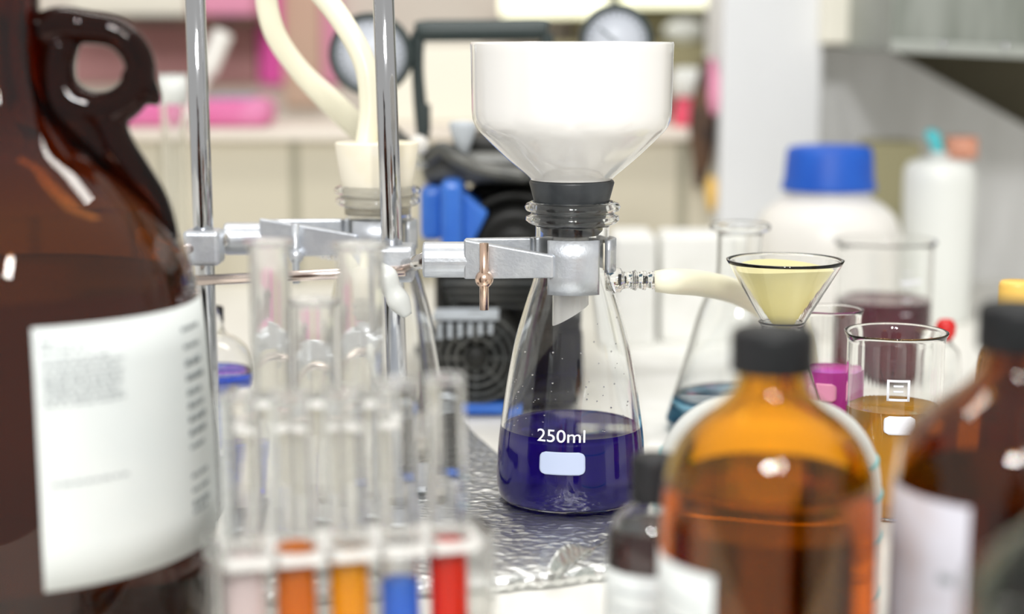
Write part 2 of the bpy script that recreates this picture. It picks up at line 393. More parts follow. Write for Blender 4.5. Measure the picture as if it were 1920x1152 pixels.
for i in range(9):
    t = i / 8; base = fl[0].lerp(fl[1], t); row = []
    for j in range(7):
        s = j / 6; hgt = 0.011 * math.sin(PI * min(t * 1.1 + .15, 1)) * s
        row.append(bm.verts.new((base.x - 0.006 * s * s + 0.0015 * noise.noise(base * 200 + Vector((j, 0, 0))), base.y - 0.004 * s, base.z + hgt)))
    rows.append(row)
for i in range(8):
    for j in range(6): bm.faces.new((rows[i][j], rows[i + 1][j], rows[i + 1][j + 1], rows[i][j + 1]))
o = obj('foil_flap', bm, 'foil', fb); md = o.modifiers.new('thickness', 'SOLIDIFY'); md.thickness = 0.0004
ZF = 0.0103        # top of the foil

# ------------------------------------------------------------------ filtering flasks
YF = 0.948
Fx = at(1071, 800, YF).x
def flask_outer(z0):
    pts = pxprof([(120, 935), (130, 930), (137, 915), (139.5, 893), (138, 860), (134.5, 812), (123, 728), (110, 655), (97, 604), (84, 560), (74, 530), (69, 505), (69, 470), (69, 432), (70, 424), (82, 420), (88, 414), (87, 407), (78, 403), (79, 399), (88, 396), (90, 389), (86, 383), (80, 381)], YF)
    zz = pts[0][1]
    pts = [(r, z - zz) for r, z in pts]
    head = [(0, 0.0015), (pts[0][0] * .85, 0.0008), (pts[0][0], 0)]
    return [(0, 0)] + [(pts[0][0] * 1.0, 0)] + pts[1:]
FO = flask_outer(0)
FOs = FO[:2] + smoothp(FO[1:-9], 5)[1:] + FO[-9:]
TW = 0.0018
def make_flask(loc, label, arm_yaw):
    t = thing('filtering_flask', loc, label, 'flask')
    obj('glass_body', lathe(bmesh.new(), shell(FOs, TW, 0.003), 96), 'glass', t)
    # hose arm on the neck
    d = Vector((math.cos(arm_yaw), math.sin(arm_yaw), 0)); z = zat(528, YF) - zat(935, YF)
    s = YF / F
    bm = bmesh.new()
    def ring(dist, r): return (d * dist + Vector((0, 0, z)), r)
    seq = [(64, 19), (72, 22), (90, 24), (96, 17), (110, 16), (120, 20), (124, 15), (138, 19), (142, 14), (156, 18), (160, 13), (170, 15), (178, 12)]
    P = [d * (a * s) + Vector((0, 0, z)) for a, r in seq]
    sweep(bm, P, [r * s for a, r in seq], 24, 3)
    obj('hose_arm', bm, 'glass', t)
    return t
fz0 = ZF + 0.0002
fl1 = make_flask((Fx, YF, fz0), 'clear glass filtering flask half full of violet liquid marked 250ml', 0.0)
dz = zat(935, YF) - 0
LZ = zat(800, YF) - zat(935, YF)
obj('violet_liquid', lathe(bmesh.new(), fluid(FOs, TW, 0.003, LZ), 96), 'violet_liquid', fl1)
obj('volume_marking', wrap_text('250ml', 0.0100, FOs, 0.00025, -0.175, zat(833, YF - .042) - zat(935, YF)), 'mark', fl1, False)
z1, z2 = zat(845, YF - .04), zat(889, YF - .04)
zz = [zat(v, YF - 0.042) - zat(935, YF) for v in (851, 893)]
obj('label_panel', wrap(bmesh.new(), FOs, 0.0002, -0.46, 0.15, zz[1], zz[0], 24, 16, 0.0002, 0.0035), 'mark_panel', fl1)
# droplets inside the wall
bm = bmesh.new()
for i in range(64):
    a = random.uniform(-1.3, 1.3); z = random.uniform(LZ + 0.002, LZ + 0.055) if i < 60 else random.uniform(0.06, 0.11)
    r = rad_at(FOs, z) - TW - 0.0001; q = random.uniform(0.0003, 0.00065)
    bmesh.ops.create_icosphere(bm, subdivisions=1, radius=q, matrix=Matrix.Translation((r * math.sin(a), -r * math.cos(a), z)))
o = obj('droplets', bm, 'water', fl1); o['kind'] = 'stuff'
# second flask behind the stand rod
Y2 = 1.06
X2 = at(708, 400, Y2).x
fl2 = make_flask((X2, Y2, fz0), 'empty clear glass filtering flask closed by a cream stopper behind the middle rod', PI * 0.80)

# stopper, funnel
def top_of_flask(z): return z
prst = pxprof([(50, 440), (58, 432), (66, 395), (80, 342), (78, 338), (40, 337)], YF)
st = obj('rubber_stopper', lathe(bmesh.new(), [(37 * scl(400, YF), prst[0][1]), (prst[0][0], prst[0][1])] + prst[1:-1] + [(37 * scl(400, YF), prst[-1][1])] + [(37 * scl(400, YF), prst[0][1])], 64, cap0=False, cap1=False), 'rubber')
st.location = (Fx - .0005, YF, 0); tag(st, 'black tapered rubber stopper under the white porcelain funnel', 'stopper')
pf = pxprof([(34, 600), (34, 440), (34, 345), (76, 337), (82, 330), (120, 298), (158, 262), (176, 243), (184, 228), (187, 212), (188, 180), (190, 100), (191, 84), (190, 79)], YF)
po = [pf[0], pf[1], (pf[2][0], pf[3][1] - .0003), pf[3]] + smoothp(pf[3:-2], 4)[1:] + pf[-2:]
t_ = 0.003
pin = [(pf[-1][0] - .0035, pf[-1][1] - .0005), (pf[-1][0] - .004, pf[-2][1] - .002), (pf[9][0] - t_, pf[9][1]), (pf[9][0] - .0035, pf[9][1] - .001), (0.006, pf[9][1] - .001), (0.005, pf[3][1]), (pf[0][0] - .0022, pf[3][1] - .006), (pf[0][0] - .0022, pf[0][1])]
bm = lathe(bmesh.new(), po + pin + [po[0]], 96, cap0=False, cap1=False)
for v in bm.verts:
    if v.co.z < pf[0][1] + 0.001: v.co.z += (v.co.x) * 0.6 + 0.003
fn = obj('buchner_funnel', bm, 'porcelain'); fn.location = (Fx - .0008, YF, 0)
tag(fn, 'large white glazed porcelain funnel seated in the black stopper', 'funnel')

# cream stopper in second flask
z2r = FO[-1][1] + fz0
bm = lathe(bmesh.new(), [(0, z2r - .018), (.0205, z2r - .018), (.0215, z2r - .010), (.0268, z2r + .027), (.026, z2r + .028), (0, z2r + .028)], 64)
cs = obj('cream_stopper', bm, 'cream_rubber'); cs.location = (X2, Y2, 0); tag(cs, 'tall cream rubber stopper in the neck of the empty flask', 'stopper')
# looping hose
P = [at(686, 274, 1.06), at(694, 200, 1.065), at(684, 120, 1.07), at(645, 45, 1.08), at(590, -25, 1.10), at(540, -60, 1.12), at(500, -30, 1.14), at(512, 55, 1.15), at(560, 130, 1.16), at(625, 195, 1.17), at(672, 240, 1.19), at(720, 275, 1.24), at(790, 300, 1.30)]
hs = obj('vacuum_hose', sweep(bmesh.new(), P, [.0072] * 4 + [.0075] * 5 + [.009, .009, .008, .007], 24, 10), 'hose')
tag(hs, 'thick cream rubber hose looping up out of the cream stopper', 'hose')
# hose from the arm of the violet flask
P = [at(1228, 528, .948), at(1262, 528, .95), at(1320, 533, .985), at(1385, 550, 1.03), at(1450, 590, 1.06), at(1500, 650, 1.075), at(1530, 740, 1.08), on_bench(1580, 852, .0075) , on_bench(1700, 852, .0075)]
P[-2] = Vector((0.22, 1.10, 0.0078)); P[-1] = Vector((0.27, 1.12, 0.0078)); P[-3] = Vector((0.200, 1.085, 0.035))
bm = sweep(bmesh.new(), P, [.0062, .0075] + [.0078] * 7, 24, 8)
hs = obj('suction_hose', bm, 'hose'); tag(hs, 'cream suction hose pushed onto the glass arm of the violet flask', 'hose')

# ------------------------------------------------------------------ retort stands, clamps
def pole(name, top, bot, r, label, base_mat, bx, ztop=0.42, zb=0.0):
    a, c = top, bot
    d = (a - c).normalized()
    p0 = c + d * ((zb + .004 - c.z) / d.z); p1 = c + d * ((ztop - c.z) / d.z)
    t = thing(name, (p0.x, p0.y, zb), label, 'retort stand')
    o = obj('rod', rod(bmesh.new(), p0 - t.location, p1 - t.location, r, 32), 'chrome', t)
    o = obj('base_plate', box(bmesh.new(), *bx), base_mat, t, False, 0.002)
    return t, (lambda z: c + d * ((z - c.z) / d.z))
sA, pA = pole('retort_stand', at(366, 0, 1.03), at(394, 800, 1.03), .0063, 'chrome stand rod rising beside the big brown jug', 'pump_black', (-.07, .021, -.10, .03, 0, .008))
sB, pB = pole('retort_stand', at(719, 0, 1.00), at(743, 690, 1.00), .0064, 'chrome stand rod in the middle, in front of the cream stopper', 'alu', (-.05, .02, -.05, .010, 0, .004), zb=.0122)

def boss(name, c, label, w=.014, screw=(0, -1, 0), jaw=1):
    t = thing(name, c, label, 'clamp holder')
    bm = bmesh.new(); box(bm, -w, w, -w * .95, w * 1.0, -.011, .011)
    obj('block', bm, 'alu', t, False, .003)
    s = Vector(screw)
    bm = bmesh.new(); rod(bm, s * w * .8, s * (w + .014), .0032); obj('screw', bm, 'rose_steel', t)
    bm = bmesh.new(); e = s * (w + .016)
    side = Vector((0.5, 0, -0.86)) 
    sweep(bm, [e - side * .017, e - side * .009, e, e + side * .008, e + side * .018], [.0035, .0080, .0060, .0070, .0030], 16, 4)
    obj('wing_head', bm, 'cool_plastic', t)
    return t
zA = zat(463, 1.03); boss('boss_head', pA(zA), 'cast grey boss head fixed on the rod beside the brown jug', .0115, (-.6, -.8, 0))
zB = zat(492, 1.00); bB = pB(zB); boss('boss_head', bB, 'cast grey boss head with wing screw on the middle rod', .0135, (.05, -.9, -.45))
# cross rod between the two stands
a, c = at(352, 527, 1.015), at(760, 508, .985)
cr = obj('cross_rod', rod(bmesh.new(), a, c, .0033), 'rose_steel'); tag(cr, 'thin warm steel rod running level between the two stand rods', 'rod')

def neck_clamp(name, cx, cy, zc, src, label, ext=0.0, bar='brass'):
    """three finger clamp: stem from the boss, body, wing screw, two jaws round the neck"""
    t = thing(name, (cx, cy, zc), label, 'clamp')
    o0 = Vector((cx, cy, zc)); S = src - o0
    Rn = .0222
    # curved jaws
    def jaw(a0, a1, z0, z1, th):
        bm = bmesh.new(); wrap(bm, [(Rn, -1), (Rn, 1)], 0, a0, a1, z0, z1, 20, 3, th); return bm
    obj('front_jaw', jaw(-.62, .62, -.0175, .0135, .0032), 'alu', t, True, 0)
    obj('back_jaw', jaw(.95, 2.35, -.006, .0125, .0032), 'alu', t)
    obj('jaw_pad', jaw(.95, 1.9, -.0045, .011, -.0012), 'cream_rubber', t)
    # fingers: flat tapered arms to the body
    e = Vector((-.048, -.006, -.001))
    bm = bmesh.new()
    def arm(p, q, h0, h1, w):
        d = (q - p); n = Vector((-d.y, d.x, 0)).normalized() * w
        v = [bm.verts.new(x) for x in (p - n - Vector((0, 0, h0)), p + n - Vector((0, 0, h0)), p + n + Vector((0, 0, h0)), p - n + Vector((0, 0, h0)), q - n - Vector((0, 0, h1)), q + n - Vector((0, 0, h1)), q + n + Vector((0, 0, h1)), q - n + Vector((0, 0, h1)))]
        for f in ((0, 1, 2, 3), (7, 6, 5, 4), (0, 4, 5, 1), (1, 5, 6, 2), (2, 6, 7, 3), (3, 7, 4, 0)): bm.faces.new([v[k] for k in f])
    arm(Vector((-.011, -.0225, -.001)), Vector((-.062 - ext, -.012, .002)), .0065, .0115 + ext * .1, .002)
    obj('front_finger', bm, 'alu', t, False, .0012)
    bm = bmesh.new()
    arm(Vector((-.008, .026, .004)), Vector((-.0235, .009, .004)), .007, .008, .002)
    arm(Vector((-.0235, .009, .004)), Vector((-.062 - ext, .004, .003)), .008, .009, .002)
    arm(Vector((.020, .0145, .004)), Vector((-.009, .026, .004)), .007, .007, .0018)
    obj('back_finger', bm, 'alu', t, False, .0012)
    bm = bmesh.new(); rod(bm, Vector((-.086 - ext, -.004, .0005)), Vector((-.054 - ext, -.004, .0005)), .0104, 32)
    obj('clamp_body', bm, 'alu', t, False, .0015)
    bm = bmesh.new(); rod(bm, Vector((S.x + .002, S.y, S.z)), Vector((-.084 - ext, -.004, .0005)), .0045)
    obj('stem', bm, 'steel', t)
    bm = bmesh.new(); rod(bm, Vector((-.0505, -.020, -.003)), Vector((-.0505, .008, -.003)), .0028)
    obj('screw', bm, bar, t)
    bm = bmesh.new(); rod(bm, Vector((-.0505, -.0215, .012)), Vector((-.0505, -.0215, -.026)), .0026, 16)
    bmesh.ops.create_uvsphere(bm, u_segments=16, v_segments=10, radius=.0052, matrix=Matrix.Translation((-.0505, -.0205, -.0085)))
    obj('tommy_bar', bm, bar, t)
    return t
zc = zat(487, YF)
neck_clamp('flask_clamp', Fx, YF, zc, bB + Vector((.008, -.014, 0)), 'silver three finger clamp gripping the neck of the violet flask')
zc2 = zat(448, Y2)
neck_clamp('flask_clamp', X2, Y2, zc2, pA(zA) + Vector((.006, .006, .003)), 'silver clamp gripping the empty flask under the cream stopper', ext=.012, bar='alu')

# ------------------------------------------------------------------ big amber jug
YJ = .75
Jx = at(23, 800, YJ).x
jp = pxprof([(300, 1186), (330, 1180), (352, 1160), (364, 1120), (367, 1000), (366, 700), (359, 600), (350, 530), (338, 480), (312, 425), (270, 370), (215, 312), (160, 262), (118, 215), (98, 165), (90, 100), (88, 0), (88, -60)], YJ)
z0 = jp[0][1]; jp = [(r, z - z0) for r, z in jp]
JO = [(0, 0), (jp[0][0], 0)] + smoothp(jp[:], 4)[1:]
jug = thing('amber_jug', (Jx, YJ, 0.0002), 'big dark brown glass jug with a finger loop handle and white printed label', 'jug')
jsh = shell(JO, .003, .005)
k0 = len(JO)
jsh = [(r, z) if i < k0 else (min(r, max(.011, r - .006 * max(0, min(1, (z - .20) / .03)))), z) for i, (r, z) in enumerate(jsh)]
obj('glass_body', lathe(bmesh.new(), jsh, 96), 'amber_dark', jug)
obj('brown_liquid', lathe(bmesh.new(), fluid(JO, .003, .005, zat(528, YJ) - z0), 96), 'brown_liquid', jug)
bm = bmesh.new()
def J(u, v, dy=0): p = at(u, v, YJ + dy); return Vector((p.x - Jx, dy, p.z))
ring = [(70, 62, 26), (110, 48, 30), (160, 52, 27), (215, 62, 25), (252, 95, 25), (264, 135, 25), (252, 172, 28), (222, 200, 30), (180, 207, 30), (140, 196, 32), (112, 165, 30), (108, 120, 28), (118, 80, 28)]
s = YJ / F
sweep(bm, [J(u, v) for u, v, r in ring], [r * 1.18 * s for u, v, r in ring], 24, 6)
tail = [(190, 200, 30), (212, 235, 30), (228, 275, 30), (262, 325, 28), (300, 375, 22), (325, 425, 14), (338, 470, 6)]
sweep(bm, [J(u - 8, v) for u, v, r in tail], [r * 1.1 * s for u, v, r in tail], 24, 6)
spur = [(248, 125, 24), (268, 155, 22), (284, 178, 17), (294, 190, 12), (300, 197, 5)]
sweep(bm, [J(u, v) for u, v, r in spur], [r * 1.15 * s for u, v, r in spur], 20, 6)
fil = [(95, 150, 30), (118, 200, 38), (150, 240, 36), (190, 285, 30), (215, 315, 20)]
sweep(bm, [J(u, v) for u, v, r in fil], [r * s for u, v, r in fil], 20, 6)
o = obj('finger_loop', bm, 'amber_handle', jug)
rm = o.modifiers.new('fuse', 'REMESH'); rm.mode = 'VOXEL'; rm.voxel_size = .0011; rm.use_smooth_shade = True
sm = o.modifiers.new('relax', 'SMOOTH'); sm.factor = .8; sm.iterations = 6
zt_, zb_ = .1590, .0475
jA = lambda u: ang(u, YJ, Jx, .0885)
obj('label_paper', wrap(bmesh.new(), JO, .0003, jA(46), 1.75, zb_, zt_, 60, 6, .00025), 'label', jug)
bm = bmesh.new()
L = []
h = zt_ - zb_
zr = lambda f: zt_ - h * f
for k, f in enumerate((.065, .095)): L.append((jA(58), jA(90 + 60 * k), zr(f), .0016))
for k in range(9): L.append((jA(60) + random.uniform(0, .01), jA(random.uniform(185, 220)), zr(.13 + .021 * k), .0014))
L.append((jA(68), jA(212), zr(.60), .0013))
word_lines(bm, JO, .00062, L)
obj('lettering', bm, 'ink_light', jug)
bm = bmesh.new(); L = []
for f, n_ in ((.10, 1), (.17, 1), (.24, 2), (.30, 2), (.36, 2), (.415, 2), (.47, 2), (.525, 2), (.58, 1), (.70, 1), (.76, 1), (.82, 2), (.85, 1)):
    L.append((jA(330), jA(random.uniform(350, 366)), zr(f), .0010 + .0009 * n_))
word_lines(bm, JO, .00062, L)
obj('bold_lettering', bm, 'ink', jug)

# ------------------------------------------------------------------ generic bottle / beaker builders
def bottle(name, u, v, Y, prof_px, z_base, glass, label, cat, t=.0022, tb=.004, liq=None, liq_v=None, group=None, k=4, keep=0):
    X = at(u, v, Y).x
    pr = pxprof(prof_px, Y); pr = sorted(pr, key=lambda q: q[1])
    if z_base is not None:
        r0 = pr[0][0]; lo = z_base
        body = [(r0 * .88, 0), (r0 * .97, .0025), (r0, .008)] + [(r, z - lo) for r, z in pr]
    P = [(0, 0)] + [body[0]] + smoothp(body, k)[1:]
    root = thing(name, (X, Y, z_base + .0002), label, cat, group)
    obj('glass_body', lathe(bmesh.new(), shell(P, t, tb), 80), glass, root)
    if liq: obj(liq, lathe(bmesh.new(), fluid(P, t, tb, zat(liq_v, Y) - z_base), 80), liq, root)
    return root, P, X
def cap_on(root, name, Y, r_px, v0, v1, mat, z_base=0, ribs=40):
    r = r_px * scl(v0, Y); za, zb = zat(v1, Y) - z_base, zat(v0, Y) - z_base
    bm = bmesh.new(); n = ribs * 4
    pr = [(0, zb), (r * .88, zb), (r * .97, zb - .0012), (r, zb - .003), (r, za + .001), (r * .98, za), (r * .5, za), (0, za)]
    lathe(bm, pr[::-1], n)
    for v in bm.verts:
        q = math.hypot(v.co.x, v.co.y)
        if q > r * .985:
            i = round((math.atan2(v.co.y, v.co.x) / (2 * PI)) * n)
            f = 1 - .012 * (i % 4 < 2); v.co.x *= f; v.co.y *= f
    return obj(name, bm, mat, root)
# centre-right amber bottle
bt, P, X = bottle('amber_bottle', 1443, 900, .61, [(202, 1100), (202, 960), (199, 910), (190, 868), (170, 825), (138, 790), (98, 760), (74, 735), (66, 715), (64, 690), (64, 640)], 0, 'amber', 'orange amber glass bottle with black screw cap in front of the filter paper funnel', 'bottle', liq='amber_liquid', liq_v=905)
cap_on(bt, 'screw_cap', .61, 79, 617, 697, 'cap_black')
obj('label_paper', wrap(bmesh.new(), P, .0003, -1.75, -.63, .012, .0835, 40, 4, .00025), 'label', bt)
bm = bmesh.new(); word_lines(bm, P, .0006, [(-1.5, -.7, .070 - .008 * k, .0012) for k in range(5)]); obj('lettering', bm, 'ink_light', bt)
# right edge bottle
bt, P, X = bottle('amber_bottle', 1895, 900, .60, [(214, 1100), (214, 960), (212, 890), (200, 830), (172, 788), (130, 752), (92, 725), (70, 700), (62, 680), (60, 650), (60, 600)], 0, 'amber_red', 'dark reddish brown bottle with black cap and lilac-white label at the right edge', 'bottle', liq='brown_liquid', liq_v=900)
cap_on(bt, 'screw_cap', .60, 74, 572, 656, 'cap_black')
obj('label_paper', wrap(bmesh.new(), P, .0003, -1.75, -.61, .012, .1125, 40, 4, .00025), 'label_lilac', bt)
bm = bmesh.new(); word_lines(bm, P, .0006, [(-.86, -.72, .083, .0035)]); obj('ink_mark', bm, 'ink', bt)
# little dark vial
bt, P, X = bottle('dropper_vial', 1224, 1000, .665, [(86, 1140), (86, 1030), (83, 1000), (70, 972), (52, 955), (40, 945), (37, 930), (37, 890)], 0, 'glass', 'small clear vial of dark brown liquid with black cap left of the orange amber bottle', 'vial', .0015, .003, 'dark_liquid', 990)
cap_on(bt, 'screw_cap', .665, 43, 855, 940, 'cap_black', ribs=30)
obj('label_paper', wrap(bmesh.new(), P, .0003, -1.9, 1.2, .008, .0605, 40, 4, .00025), 'label', bt)
bm = bmesh.new(); word_lines(bm, P, .0006, [(-1.0, .3, .052 - .008 * k, .0014) for k in range(4)]); obj('lettering', bm, 'ink_light', bt)
bt, P, X = bottle('dropper_vial', 1466, 1000, .697, [(84, 1140), (84, 1010), (80, 985), (70, 968), (60, 955)], 0, 'glass', 'dark open vial added to show a dark shape through the orange amber bottle', 'vial', .0015, .003, 'dark_liquid', 985)  # added vial, placed only to darken the view through the amber bottle
# near corner bottle
Yn = .44
def near_corner():
    t = thing('green_glass_bottle', (.156, Yn, .0002), 'blurred grey-green glass bottle cut off by the bottom right corner', 'bottle')
    pr = [(0, 0), (.026, 0), (.029, .003), (.030, .01), (.030, .115), (.028, .125), (.022, .135), (.014, .142), (.0105, .148), (.0105, .165)]
    P_ = pr[:2] + smoothp(pr[1:], 4)[1:]
    obj('glass_body', lathe(bmesh.new(), shell(P_, .002, .004), 64), 'green_glass', t)
    obj('dark_liquid', lathe(bmesh.new(), fluid(P_, .002, .004, .105), 64), 'dark_liquid', t)
    obj('screw_cap', lathe(bmesh.new(), [(0, .155), (.013, .155), (.0135, .157), (.0135, .172), (.012, .174), (0, .174)], 48), 'cap_black', t)
near_corner()
# yellow capped bottle behind the right edge one
bt, P, X = bottle('small_bottle', 1900, 700, .85, [(70, 820), (70, 720), (62, 660), (34, 630), (28, 610), (28, 560)], 0, 'amber_red', 'small bottle with a yellow cap peeping over the black cap at the right edge', 'bottle')
cap_on(bt, 'yellow_cap', .85, 34, 528, 612, 'yellow')
# white domed cover with teal bands
Yd = .785; dx_ = at(1440, 850, Yd).x; sd = Yd / F
dp = [(0, 0), (218 * sd, 0), (218 * sd, zat(975, Yd) if zat(975, Yd) > .004 else .004)]
ztop = zat(770, Yd)
dome = [(r * sd, z) for r, z in ((218, .052), (215, .066), (205, .078), (182, .089), (150, .097), (110, .102), (60, .1035), (0, .104))]
pr = [(0, 0), (214 * sd, 0), (218 * sd, .002)] + smoothp([(218 * sd, .01), (218 * sd, .03)] + dome, 4)
dc = thing('domed_jar', (dx_, Yd, .0002), 'squat white domed plastic jar with thin teal bands behind the orange amber bottle', 'jar')
obj('jar_body', lathe(bmesh.new(), pr, 80), 'cool_plastic', dc)
for zb__ in (.012, .040, .0605, .0765):
    r = rad_at(pr, zb__); bm = lathe(bmesh.new(), [(r - .0005, zb__ - .001), (r + .0006, zb__ - .0008), (r + .0006, zb__ + .0008), (r - .0006, zb__ + .001)], 80)
    obj('teal_band', bm, 'teal', dc)

# ------------------------------------------------------------------ beakers and flasks on the right
def spout(bm, ztop):
    for v in bm.verts:
        if v.co.z > ztop - .008:
            a = math.atan2(v.co.y, v.co.x) + 2.6
            k = max(0, math.cos(a)) ** 24 * (v.co.z - ztop + .008) / .008
            v.co.x *= 1 + .12 * k; v.co.y *= 1 + .12 * k
def beaker(u, v, Y, r_px, v_top, liq, liq_v, label, marks=True, name='beaker'):
    X = at(u, v, Y).x; r = r_px * scl(v_top, Y); zt = zat(v_top, Y)
    P = [(0, 0), (r * .88, 0), (r * .96, .0015), (r * .99, .005), (r, .012), (r, zt - .006), (r * 1.02, zt - .003), (r * 1.06, zt - .001), (r * 1.07, zt)]
    t = thing(name, (X, Y, .0002), label, 'beaker')
    bm = lathe(bmesh.new(), shell(P, .0015, .003), 72); spout(bm, zt)
    obj('glass_body', bm, 'glass', t)
    obj(liq, lathe(bmesh.new(), fluid(P[:6] , .0015, .003, zat(liq_v, Y)), 72), liq, t)
    return t, P, X
wb, P, _ = beaker(1655, 600, 1.36, 89, 452, 'wine_liquid', 562, 'tall beaker of dark wine red liquid in front of the blue capped jar')
bm = bmesh.new(); wrap(bm, P, .0002, .12, .62, zat(535, 1.32), zat(535, 1.32) + .003, 12, 2, .0002)
for k in range(5): wrap(bm, P, .0002, .16, .36, zat(515 + 26 * k, 1.32) , zat(515 + 26 * k, 1.32) + .0009, 6, 1, .0002)
obj('scale_marking', bm, 'mark', wb)
ob, P, _ = beaker(1678, 700, .955, 90, 622, 'orange_liquid', 762, 'clear beaker with a little orange liquid and white printed panel, right of the magenta beaker')
obj('label_panel', wrap(bmesh.new(), P, .0002, -.42, .22, zat(815, .93), zat(780, .93), 16, 8, .0002, .003), 'mark', ob)
bm = bmesh.new()
za, zb__ = zat(752, .93), zat(712, .93)
for (a0, a1, q0, q1) in ((-.38, .08, 0, .12), (-.38, .08, .88, 1), (-.38, -.33, 0, 1), (.03, .08, 0, 1), (-.25, -.05, .4, .5), (-.25, -.05, .65, .75)):
    wrap(bm, P, .0002, a0, a1, za + (zb__ - za) * q0, za + (zb__ - za) * q1, 8, 2, .0002)
obj('square_marking', bm, 'mark', ob)
mb, P, _ = beaker(1556, 680, 1.01, 56, 580, 'magenta_liquid', 693, 'small beaker of bright magenta liquid behind the orange amber bottle')
obj('label_panel', wrap(bmesh.new(), P, .0002, -.75, .05, zat(757, .99), zat(722, .99), 16, 8, .0002, .003), 'pink', mb)
def erlen(u, Y, prof, liq, liq_v, label):
    X = at(u, 600, Y).x
    pr = sorted(pxprof(prof, Y), key=lambda q: q[1]); R0 = pr[0][0]
    body = [(R0 * .9, 0), (R0 * .99, .004), (R0 * 1.02, .010)] + pr
    P = [(0, 0)] + [body[0]] + smoothp(body, 3)[1:]
    t = thing('conical_flask', (X, Y, .0002), label, 'flask')
    obj('glass_body', lathe(bmesh.new(), shell(P, .0014, .003), 72), 'glass', t)
    if liq: obj(liq, lathe(bmesh.new(), fluid(P, .0014, .003, zat(liq_v, Y)), 72), liq, t)
    return t, P, X
erlen(1384, 1.16, [(128, 775), (100, 680), (72, 580), (46, 525), (42, 500), (42, 445), (46, 436), (57, 430), (58, 424), (55, 420)], 'sky_liquid', 742, 'tall conical flask with a little sky blue liquid left of the black cap')
Yr = .96
ef, P, Xr = erlen(1466, Yr, [(100, 860), (96, 820), (70, 730), (46, 670), (38, 645), (38, 615), (42, 608), (44, 604)], None, 0, 'small conical flask holding up the filter funnel')
# glass filter funnel + paper
fp_ = [at(1470, v, Yr).z for v in (487, 607)]
r1 = 110 * scl(487, Yr); sF = Yr / F
po = [(.0035, fp_[1] - .050), (.0045, fp_[1] - .012), (24 * sF, fp_[1] + .003), (34 * sF, fp_[1] + .006)] 
Xf = at(1472, 487, Yr).x
po = [(.0032, fp_[1] - .045), (.004, fp_[1] - .018), (.0052, fp_[1] - .012), (r1 * .97, fp_[0] - .002), (r1, fp_[0])]
pi_ = [(r1 - .0013, fp_[0] + .0003), (r1 * .97 - .0014, fp_[0] - .002), (.0038, fp_[1] - .0115), (.0026, fp_[1] - .018), (.002, fp_[1] - .045)]
ff = obj('glass_funnel', lathe(bmesh.new(), po + pi_ + [po[0]], 80, cap0=False, cap1=False), 'glass'); ff.location = (Xr + .001, Yr, 0)
tag(ff, 'clear glass cone funnel lined with yellow filter paper behind the black cap', 'funnel')
k_ = (fp_[0] - fp_[1] + .0115)
bm = bmesh.new(); n = 80; tip = bm.verts.new((0, 0, fp_[1] - .009)); rg = []
for i in range(n + 1):
    a = 2 * PI * i / n
    zz_ = fp_[0] - .0045 - .0012 * math.sin(a * 2 + 1)
    f = (zz_ - (fp_[1] - .0115)) / k_
    r = (r1 - .0020) * f - .0008 + (.0005 * (1 if i % 2 else 0) if 10 < i < 14 else 0)
    rg.append(bm.verts.new((r * math.cos(a), r * math.sin(a), zz_)))
for i in range(n): bm.faces.new((tip, rg[i], rg[i + 1]))
fpap = obj('filter_paper', bm, 'paper_yellow'); md = fpap.modifiers.new('thickness', 'SOLIDIFY'); md.thickness = .0003
fpap.location = (Xr + .001, Yr, 0); tag(fpap, 'pale yellow folded filter paper cone inside the glass funnel', 'filter paper')

# white jar with blue cap
Yj = 1.60; Xj = at(1552, 400, Yj).x
jr = thing('plastic_jar', (Xj, Yj, 0), 'wide cream-white plastic jar with a big blue screw lid', 'jar')
bp_ = pxprof([(137, 640), (137, 480), (134, 432), (122, 402), (100, 382), (80, 368), (78, 350), (78, 330)], Yj)
bp_ = [(bp_[0][0] * .95, 0), (bp_[0][0], .006)] + bp_[1:]
obj('jar_body', lathe(bmesh.new(), [(0, 0)] + smoothp(bp_, 5) + [(0, bp_[-1][1])], 72), 'white_plastic', jr)
rj = scl(300, Yj)
bm = lathe(bmesh.new(), [(0, zat(356, Yj)), (88 * rj, zat(356, Yj)), (88 * rj, zat(350, Yj)), (84 * rj, zat(335, Yj)), (80 * rj, zat(285, Yj)), (75 * rj, zat(276, Yj)), (60 * rj, zat(273, Yj)), (0, zat(272, Yj))], 96)
obj('blue_lid', bm, 'blue_plastic', jr)
# tall white bottle
Yb = 1.66; Xb = at(1760, 400, Yb).x; rb = scl(400, Yb)
tb_ = thing('wash_bottle', (Xb, Yb, 0), 'tall narrow white bottle with salmon and teal cap beside the blue lidded jar', 'bottle')
pr = [(0, 0), (60 * rb, 0), (64 * rb, .004), (65 * rb, zat(500, Yb)), (67 * rb, zat(340, Yb)), (66 * rb, zat(318, Yb)), (58 * rb, zat(304, Yb)), (40 * rb, zat(298, Yb)), (20 * rb, zat(295, Yb)), (20 * rb, zat(285, Yb)), (0, zat(285, Yb))]
obj('bottle_body', lathe(bmesh.new(), pr, 72), 'cool_plastic', tb_)
z5, z6 = zat(296, Yb), zat(256, Yb)
bm = bmesh.new(); lathe(bm, [(0, z5), (32 * rb, z5), (31 * rb, z6 - .002), (28 * rb, z6), (0, z6)], 48, (36 * rb, 0)); obj('salmon_cap', bm, 'salmon', tb_)
bm = bmesh.new(); sweep(bm, [(-4 * rb, 0, z5 - .004), (-6 * rb, 0, z5 + .008), (-16 * rb, 0, z6), (-30 * rb, 0, z6 + .002)], [12 * rb, 11 * rb, 13 * rb, 8 * rb], 20, 5); obj('teal_spout', bm, 'teal', tb_)
